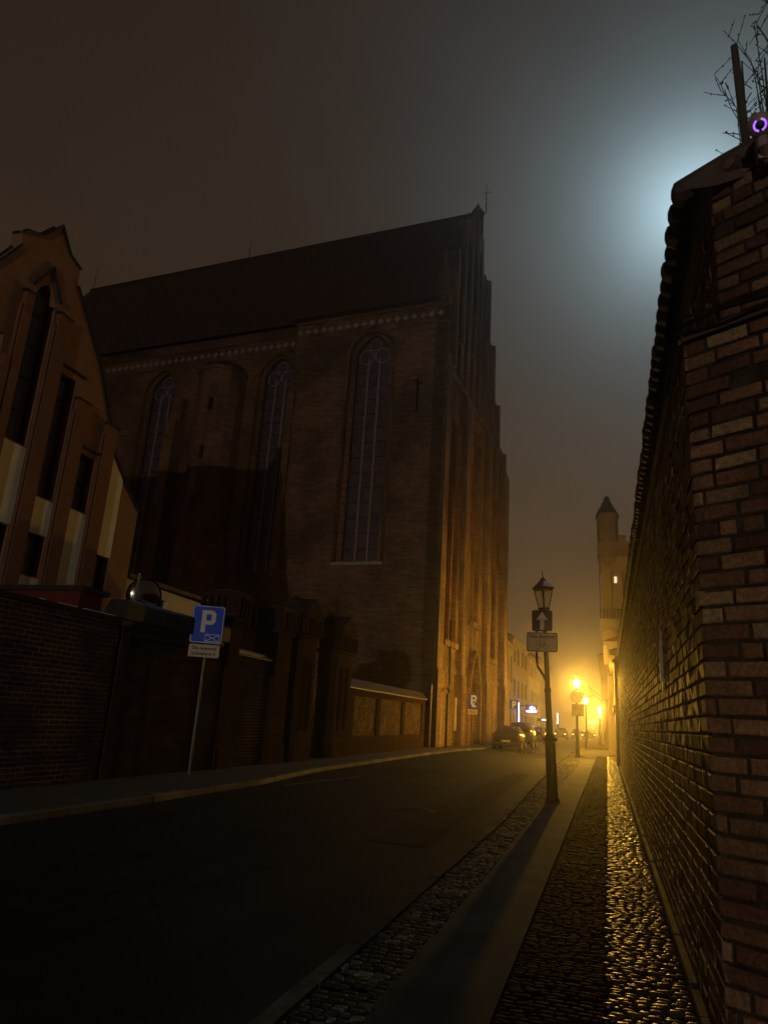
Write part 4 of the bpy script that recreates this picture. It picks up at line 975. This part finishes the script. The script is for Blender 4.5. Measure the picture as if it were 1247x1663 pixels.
# third little P sign further on
s3 = thing('parking_sign', (-7.2, 60, 0), 'tiny far P parking sign above the parked cars', 'road sign')
FP = frame((-7.2, 60, 0), (1, 0), (0, -1))
b = MB(); b.tube([(-7.2, 60, 0), (-7.2, 60, 3.4)], .035, 7); b.build('pole', 'steel', s3)
b = MB(); b.prism(FP, rrect(-.35, .35, 2.7, 3.4, .04), .04, .055); b.build('board', 'signblue', s3)
b = MB(); po, phh = Ppoly(-.14, 2.8, .5); b.prism(FP, po, .056, .06, holes=[phh]); b.build('letter', 'signwhite', s3)
# signs on lamp 1
lx, ly = -1.30, 15.98
s4 = thing('one_way_sign', (lx, ly, 3.35), 'dark blue square sign with upward arrow on the unlit lamp post', 'road sign')
FP = frame((lx - .02, ly, 0), (1, 0), (0, -1))
ZA = 3.50
b = MB(); b.prism(FP, rrect(-.22, .22, ZA, ZA + .46, .04), .0, .015); b.build('board', 'signnavy', s4)
b = MB(); b.prism(FP, [(-.045, ZA + .03), (.045, ZA + .03), (.045, ZA + .25), (.12, ZA + .25), (0, ZA + .43), (-.12, ZA + .25), (-.045, ZA + .25)], .016, .02); b.build('arrow', 'signdull', s4)
s5 = thing('bicycle_plate', (lx, ly, 3.0), 'pale plate with bicycle symbol and writing under the arrow sign', 'road sign')
ZB = 3.05
b = MB(); b.prism(FP, rrect(-.33, .33, ZB, ZB + .42, .035), .0, .015); b.build('board', 'signtan', s5)
b = MB(); b.prism(FP, rrect(-.325, .325, ZB + .005, ZB + .415, .033), .016, .019, holes=[rrect(-.305, .305, ZB + .025, ZB + .395, .028)]); b.build('border', 'signblack', s5)
text_mesh('Nie dotyczy', .115, lambda a, d, z: FP(a, d, z + ZB + .30), 0, .018, 'writing', 'signblack', s5, .004).build('writing', 'signblack', s5)
b = MB()
for cx in (-.085, .085):
    b.tube([FP(cx + .055 * cos(t), .02, ZB + .11 + .055 * sin(t)) for t in [2 * pi * i / 18 for i in range(19)]], .006, 4)
for p, q_ in (((-.085, .11), (-.04, .19)), ((-.04, .19), (.05, .19)), ((.05, .19), (0, .11)), ((0, .11), (-.04, .19)), ((-.085, .11), (0, .11)), ((.085, .11), (.04, .225)), ((.04, .225), (.07, .235)), ((-.04, .19), (-.05, .225)), ((-.075, .228), (-.025, .228))):
    bar(b, FP, (p[0], p[1] + ZB), (q_[0], q_[1] + ZB), .010, .016, .02)
b.build('bicycle_mark', 'signblack', s5)
b = MB(); b.tube([(-1.44, 16.03, 3.9), (-1.44, 16.03, 2.86), (-1.42, 16.04, 2.74), (-1.30, 16.08, 2.56), (-1.235, 16.1, 2.4)], .028, 8)
sp = tag(b.build('sign_bracket', 'iron', loc=(-1.3, 16.03, 2.4)), 'curved black bracket pole joining the arrow sign to the unlit lamp post', 'bracket')
# round sign and square sign seen from behind on lamp 2
s6 = thing('round_sign', (-1.6, 42.2, 3.2), 'round sign seen from behind under the brightest lamp', 'road sign')
b = MB(); disc(b, Vector((-1.6, 42.25, 3.2)), Vector((0, -1, 0)), .36, .02); b.build('board', 'signgrey', s6)
s7 = thing('square_sign', (-1.55, 42.2, 2.5), 'grey square plate seen from behind below the round sign', 'road sign')
b = MB(); b.prism(frame((-1.55, 42.22, 0), (1, 0), (0, -1)), rrect(-.33, .33, 2.15, 2.8, .03), 0, .02); b.build('board', 'signgrey', s7)

# ------------------------------------------------------------------ flags
for i, (x0, y0_, z0, dx, dz) in enumerate(((-.45, 66, 4.2, -1.9, 1.5), (-.45, 68.5, 4.0, -1.7, 1.2))):
    fl = thing('flag', (x0, y0_, z0), ('upper' if i == 0 else 'lower') + ' flag on a slanting pole beside the glowing lamps', 'flag', 'flags on slanting poles')
    b = MB(); b.tube([(x0 + .6, y0_, z0 - .4), (x0 + dx, y0_, z0 + dz)], .03, 5); b.build('pole', 'steel', fl)
    b = MB(); vs = []
    for j in range(9):
        for k in range(5):
            t = j / 8; s_ = k / 4; vs.append((x0 + dx + .9 * s_ + .04 * sin(j), y0_ + .06 * sin(j * 1.1 + k), z0 + dz * (1 - .5 * s_) - 1.4 * t + .0))
    b.add(vs, [(j * 5 + k, j * 5 + k + 1, (j + 1) * 5 + k + 1, (j + 1) * 5 + k) for j in range(8) for k in range(4)]); b.build('cloth', 'flag', fl)

# ------------------------------------------------------------------ neon and shop lights
def neon(name, parts, loc, label, cat='neon sign', m='blueneon'):
    t = thing(name, loc, label, cat)
    b = MB()
    for bx in parts: b.box(*bx)
    b.build('tubes', m, t); return t
n1 = neon('neon_sign', [(-7.75, -6.75, 74.9, 75.0, 2.75, 2.95), (-7.35, -7.15, 74.9, 75.0, 3.0, 3.35), (-7.45, -7.05, 74.9, 75.0, 3.08, 3.2), (-7.0, -6.9, 74.9, 75, 3.0, 3.25)], (-7.5, 75, 2.7), 'blue-white glowing neon sign over the pavement on the left')
b = MB(); b.box(-7.8, -6.7, 75.01, 75.1, 2.7, 3.5); b.box(-8.6, -7.8, 75.02, 75.08, 3.3, 3.4); b.build('casing', 'iron', n1)
n2 = neon('light_strip', [(-8.45, -8.35, 74.0, 74.1, 1.2, 3.6)], (-8.4, 74, 1.2), 'vertical bluish light strip left of the neon sign', 'light strip')
b = MB(); b.box(-8.6, -8.46, 73.98, 74.12, 1.1, 3.7); b.build('casing', 'iron', n2)
n3 = neon('light_strip', [(-7.9, -6.7, 94.9, 95.0, 2.2, 2.33)], (-7.5, 95, 2.2), 'short white horizontal light bar right of the unlit lamp post', 'light strip', 'whiteneon')
b = MB(); b.box(-8.5, -6.6, 95.01, 95.08, 2.1, 2.45); b.build('casing', 'iron', n3)
n4 = neon('light_strip', [(-6.35, -6.25, 100, 100.1, 1.9, 3.3)], (-6.3, 100, 1.9), 'thin upright white light left of the grey square plate', 'light strip', 'whiteneon')
b = MB(); b.box(-6.45, -6.15, 100.11, 100.2, 0, 3.4); b.build('casing', 'iron', n4)
point((-7.2, 74.6, 3.1), 90, (.4, .5, 1.), .2)

# ------------------------------------------------------------------ cars
def make_car(loc, label, paint, kw=1.0, kh=1.0, lights=False):
    x, y, z = loc
    t = thing('parked_car', loc, label, 'car', 'cars parked along the left kerb')
    # stations along the length, rear (towards us) at y: (dy, half width, z bottom, z belt, z roof, roof half width)
    stn = [(0, .70, .42, .78, .80, .66), (.06, .84, .32, .92, .98, .70), (.25, .88, .25, .98, 1.18, .62), (.75, .89, .22, 1.0, 1.44, .58), (1.6, .90, .2, .99, 1.50, .60), (2.3, .90, .2, .97, 1.46, .60), (2.9, .89, .2, .96, 1.2, .62), (3.25, .88, .22, .95, 1.0, .66), (3.9, .84, .28, .80, .84, .62), (4.15, .68, .38, .62, .66, .55)]
    b = MB(); vs = []; n = 9
    for dy, hw, zb, zl, zr, rw_ in stn:
        hw *= kw; rw_ *= kw; zl *= kh; zr *= kh
        for X_, Z_ in ((-hw * .9, zb), (-hw, zb + .12), (-hw, (zb + zl) / 2), (-hw * .96, zl), (-rw_, zr - .02), (-rw_ * .5, zr + .03), (rw_ * .5, zr + .03), (rw_, zr - .02), (hw * .96, zl), (hw, (zb + zl) / 2), (hw, zb + .12), (hw * .9, zb)):
            vs.append((x + X_, y + dy, z + Z_))
    m_ = 12; fs = []
    for s_ in range(len(stn) - 1):
        for k in range(m_): fs.append((s_ * m_ + k, s_ * m_ + (k + 1) % m_, (s_ + 1) * m_ + (k + 1) % m_, (s_ + 1) * m_ + k))
    fs += [tuple(range(m_)), tuple(range((len(stn) - 1) * m_, len(stn) * m_))[::-1]]
    b.add(vs, fs); b.build('body', paint, t, smooth=True)
    # glass
    b = MB(); b.add([(x - .60 * kw, y + .20, z + 1.06 * kh), (x + .60 * kw, y + .20, z + 1.06 * kh), (x + .52 * kw, y + .62, z + 1.39 * kh), (x - .52 * kw, y + .62, z + 1.39 * kh)], [(0, 1, 2, 3)]); b.build('rear_window', 'glass', t)
    for sx in (-1, 1):
        b = MB(); b.add([(x + sx * .865 * kw, y + .7, z + 1.02 * kh), (x + sx * .865 * kw, y + 2.95, z + 1.0 * kh), (x + sx * .64 * kw, y + 2.35, z + 1.41 * kh), (x + sx * .63 * kw, y + .95, z + 1.42 * kh)], [(0, 1, 2, 3)]); b.build('side_window', 'glass', t)
        b = MB(); b.box(x + sx * .8 * kw - .09, x + sx * .8 * kw + .07, y - .0, y + .14, z + .72 * kh, z + 1.0 * kh); b.build('tail_light', 'redlens', t)
        for dy in (.75, 3.35):
            b = MB(); b.tube([(x + sx * .74 * kw, y + dy, z + .31), (x + sx * .915 * kw, y + dy, z + .31)], .31, 18); wo = b.build('wheel', 'tyre', t)
            b = MB(); b.tube([(x + sx * .90 * kw, y + dy, z + .31), (x + sx * .925 * kw, y + dy, z + .31)], .19, 12); ro = b.build('rim', 'rim', None, loc=parent_world(t)); ro.location = (0, 0, 0); ro.parent = wo
    b = MB(); b.box(x - .26, x + .26, y - .02, y + .0, z + .5, z + .62); b.build('number_plate', 'plate', t)
    b = MB(); b.box(x - .74 * kw, x + .74 * kw, y - .03, y + .06, z + .34, z + .46); b.build('bumper', paint, t)
    if lights:
        b = MB(); b.box(x - .75, x - .55, y - .04, y - .01, z + .66, z + .8); b.box(x + .55, x + .75, y - .04, y - .01, z + .66, z + .8); b.build('light_glint', 'carglint', t)  # reflected glints on the far parked cars, put in as glowing boxes
    return t
c1 = make_car((-6.15, 47.2, -.1), 'dark hatchback parked nearest, by the church corner', 'carpaint', 1.0, .98)
c2 = make_car((-6.05, 53.5, -.1), 'taller dark wine-coloured car parked ahead of the nearest hatchback', 'carpaint2', 1.03, 1.18)
c3 = make_car((-6.2, 66, -.1), 'grey car parked behind the unlit lamp post, third along the kerb', 'carpaint3', 1., 1.0)
for i, (x, y, m, lb) in enumerate(((-8.2 + 1.2, 88, 'carpaint', 'small far car just left of the row with warm glints'), (-6.2, 104, 'carpaint3', 'leftmost small car of the far row in the fog'), (-4.2, 112, 'carpaint', 'middle small car of the far row in the fog'), (-2.6, 120, 'carpaint2', 'rightmost small car of the far row in the fog'))):
    make_car((x, y, -.1), lb, m, 1, 1, i > 0)

# ------------------------------------------------------------------ sky and light
mo_az, mo_el = radians(8.6), radians(37.5)
md = Vector((sin(mo_az) * cos(mo_el), cos(mo_az) * cos(mo_el), sin(mo_el)))
wd = bpy.data.worlds.new('World'); S.world = wd; wd.use_nodes = True; nt = wd.node_tree; nt.nodes.clear(); L = nt.links
g_ = nd(nt, 'ShaderNodeNewGeometry'); dt = nd(nt, 'ShaderNodeVectorMath', operation='DOT_PRODUCT'); dt.inputs[1].default_value = md
tcw = nd(nt, 'ShaderNodeTexCoord'); L.new(tcw.outputs['Generated'], dt.inputs[0])
def math_(op, a, b_=None, c=None):
    n = nd(nt, 'ShaderNodeMath', operation=op)
    for i, v in enumerate((a, b_, c)):
        if v is None: continue
        if isinstance(v, (int, float)): n.inputs[i].default_value = v
        else: L.new(v, n.inputs[i])
    return n.outputs[0]
ang2 = math_('MULTIPLY', math_('SUBTRACT', 1, dt.outputs['Value']), 2)      # ~ angle squared
def lobe(t0, p): return math_('POWER', math_('ADD', math_('DIVIDE', ang2, radians(t0) ** 2), 1), -p)
tight = math_('MULTIPLY', lobe(5.4, 1.9), .74)
wide = math_('MULTIPLY', lobe(19, 2.0), .06)
glow = math_('ADD', tight, wide)
def csc(col, f):
    n = nd(nt, 'ShaderNodeVectorMath', operation='SCALE'); n.inputs[0].default_value = col
    if isinstance(f, (int, float)): n.inputs['Scale'].default_value = f
    else: L.new(f, n.inputs['Scale'])
    return n.outputs[0]
def vadd(a, b_):
    n = nd(nt, 'ShaderNodeVectorMath', operation='ADD'); L.new(a, n.inputs[0]); L.new(b_, n.inputs[1]); return n.outputs[0]
tot = vadd(csc((.56, .86, 1.), glow), csc((.0215, .0130, .0086), 1.0))
# faint dusk-to-night sky light under the fog
sx5 = nd(nt, 'ShaderNodeSeparateXYZ'); L.new(tcw.outputs['Generated'], sx5.inputs[0])
el5 = math_('MAXIMUM', sx5.outputs[2], 0.0); ft = math_('MAXIMUM', math_('ADD', math_('MULTIPLY', sx5.outputs[1], .7), .3), 0.0)
town = math_('MULTIPLY', math_('POWER', 2.718, math_('MULTIPLY', el5, -4.0)), math_('POWER', ft, 2.0))
tot = vadd(tot, csc((.15, .080, .024), town))      # sky glow of the town behind the street, strongest low down
cn = nd(nt, 'ShaderNodeTexNoise'); cn.inputs['Scale'].default_value = 2.2; cn.inputs['Detail'].default_value = 4; L.new(tcw.outputs['Generated'], cn.inputs['Vector'])
cm = nd(nt, 'ShaderNodeMapRange'); cm.inputs[1].default_value = .3; cm.inputs[2].default_value = .7; cm.inputs[3].default_value = .82; cm.inputs[4].default_value = 1.18; L.new(cn.outputs['Fac'], cm.inputs[0])
tv = nd(nt, 'ShaderNodeVectorMath', operation='SCALE'); L.new(tot, tv.inputs[0]); L.new(cm.outputs[0], tv.inputs['Scale']); tot = tv.outputs[0]
bg = nd(nt, 'ShaderNodeBackground'); L.new(tot, bg.inputs[0]); bg.inputs[1].default_value = 1
ow = nd(nt, 'ShaderNodeOutputWorld'); L.new(bg.outputs[0], ow.inputs[0])
sun = bpy.data.lights.new('moon', 'SUN'); sun.energy = .055; sun.angle = radians(4); sun.color = (.72, .9, 1.)
so = bpy.data.objects.new('moon', sun); COL.objects.link(so); so.rotation_euler = (-md).to_track_quat('-Z', 'Y').to_euler()

# ------------------------------------------------------------------ haze
hb = MB(); hb.box(-290, 290, -290, 290, -1.2, 50); ho = hb.build('haze', mat('haze')); ho['kind'] = 'stuff'; ho['label'] = 'night fog filling the street'
hm = ho.data.materials[0]; nt = hm.node_tree; nt.nodes.clear()
pv = nd(nt, 'ShaderNodeVolumePrincipled'); pv.inputs['Density'].default_value = .0023; pv.inputs['Color'].default_value = (.95, .93, .9, 1); pv.inputs['Anisotropy'].default_value = .91
o = nd(nt, 'ShaderNodeOutputMaterial'); nt.links.new(pv.outputs[0], o.inputs['Volume'])
S.cycles.volume_bounces = 0
S.cycles.use_denoising = True
S.cycles.max_bounces = 6
S.cycles.sample_clamp_indirect = 3
S.cycles.transparent_max_bounces = 16
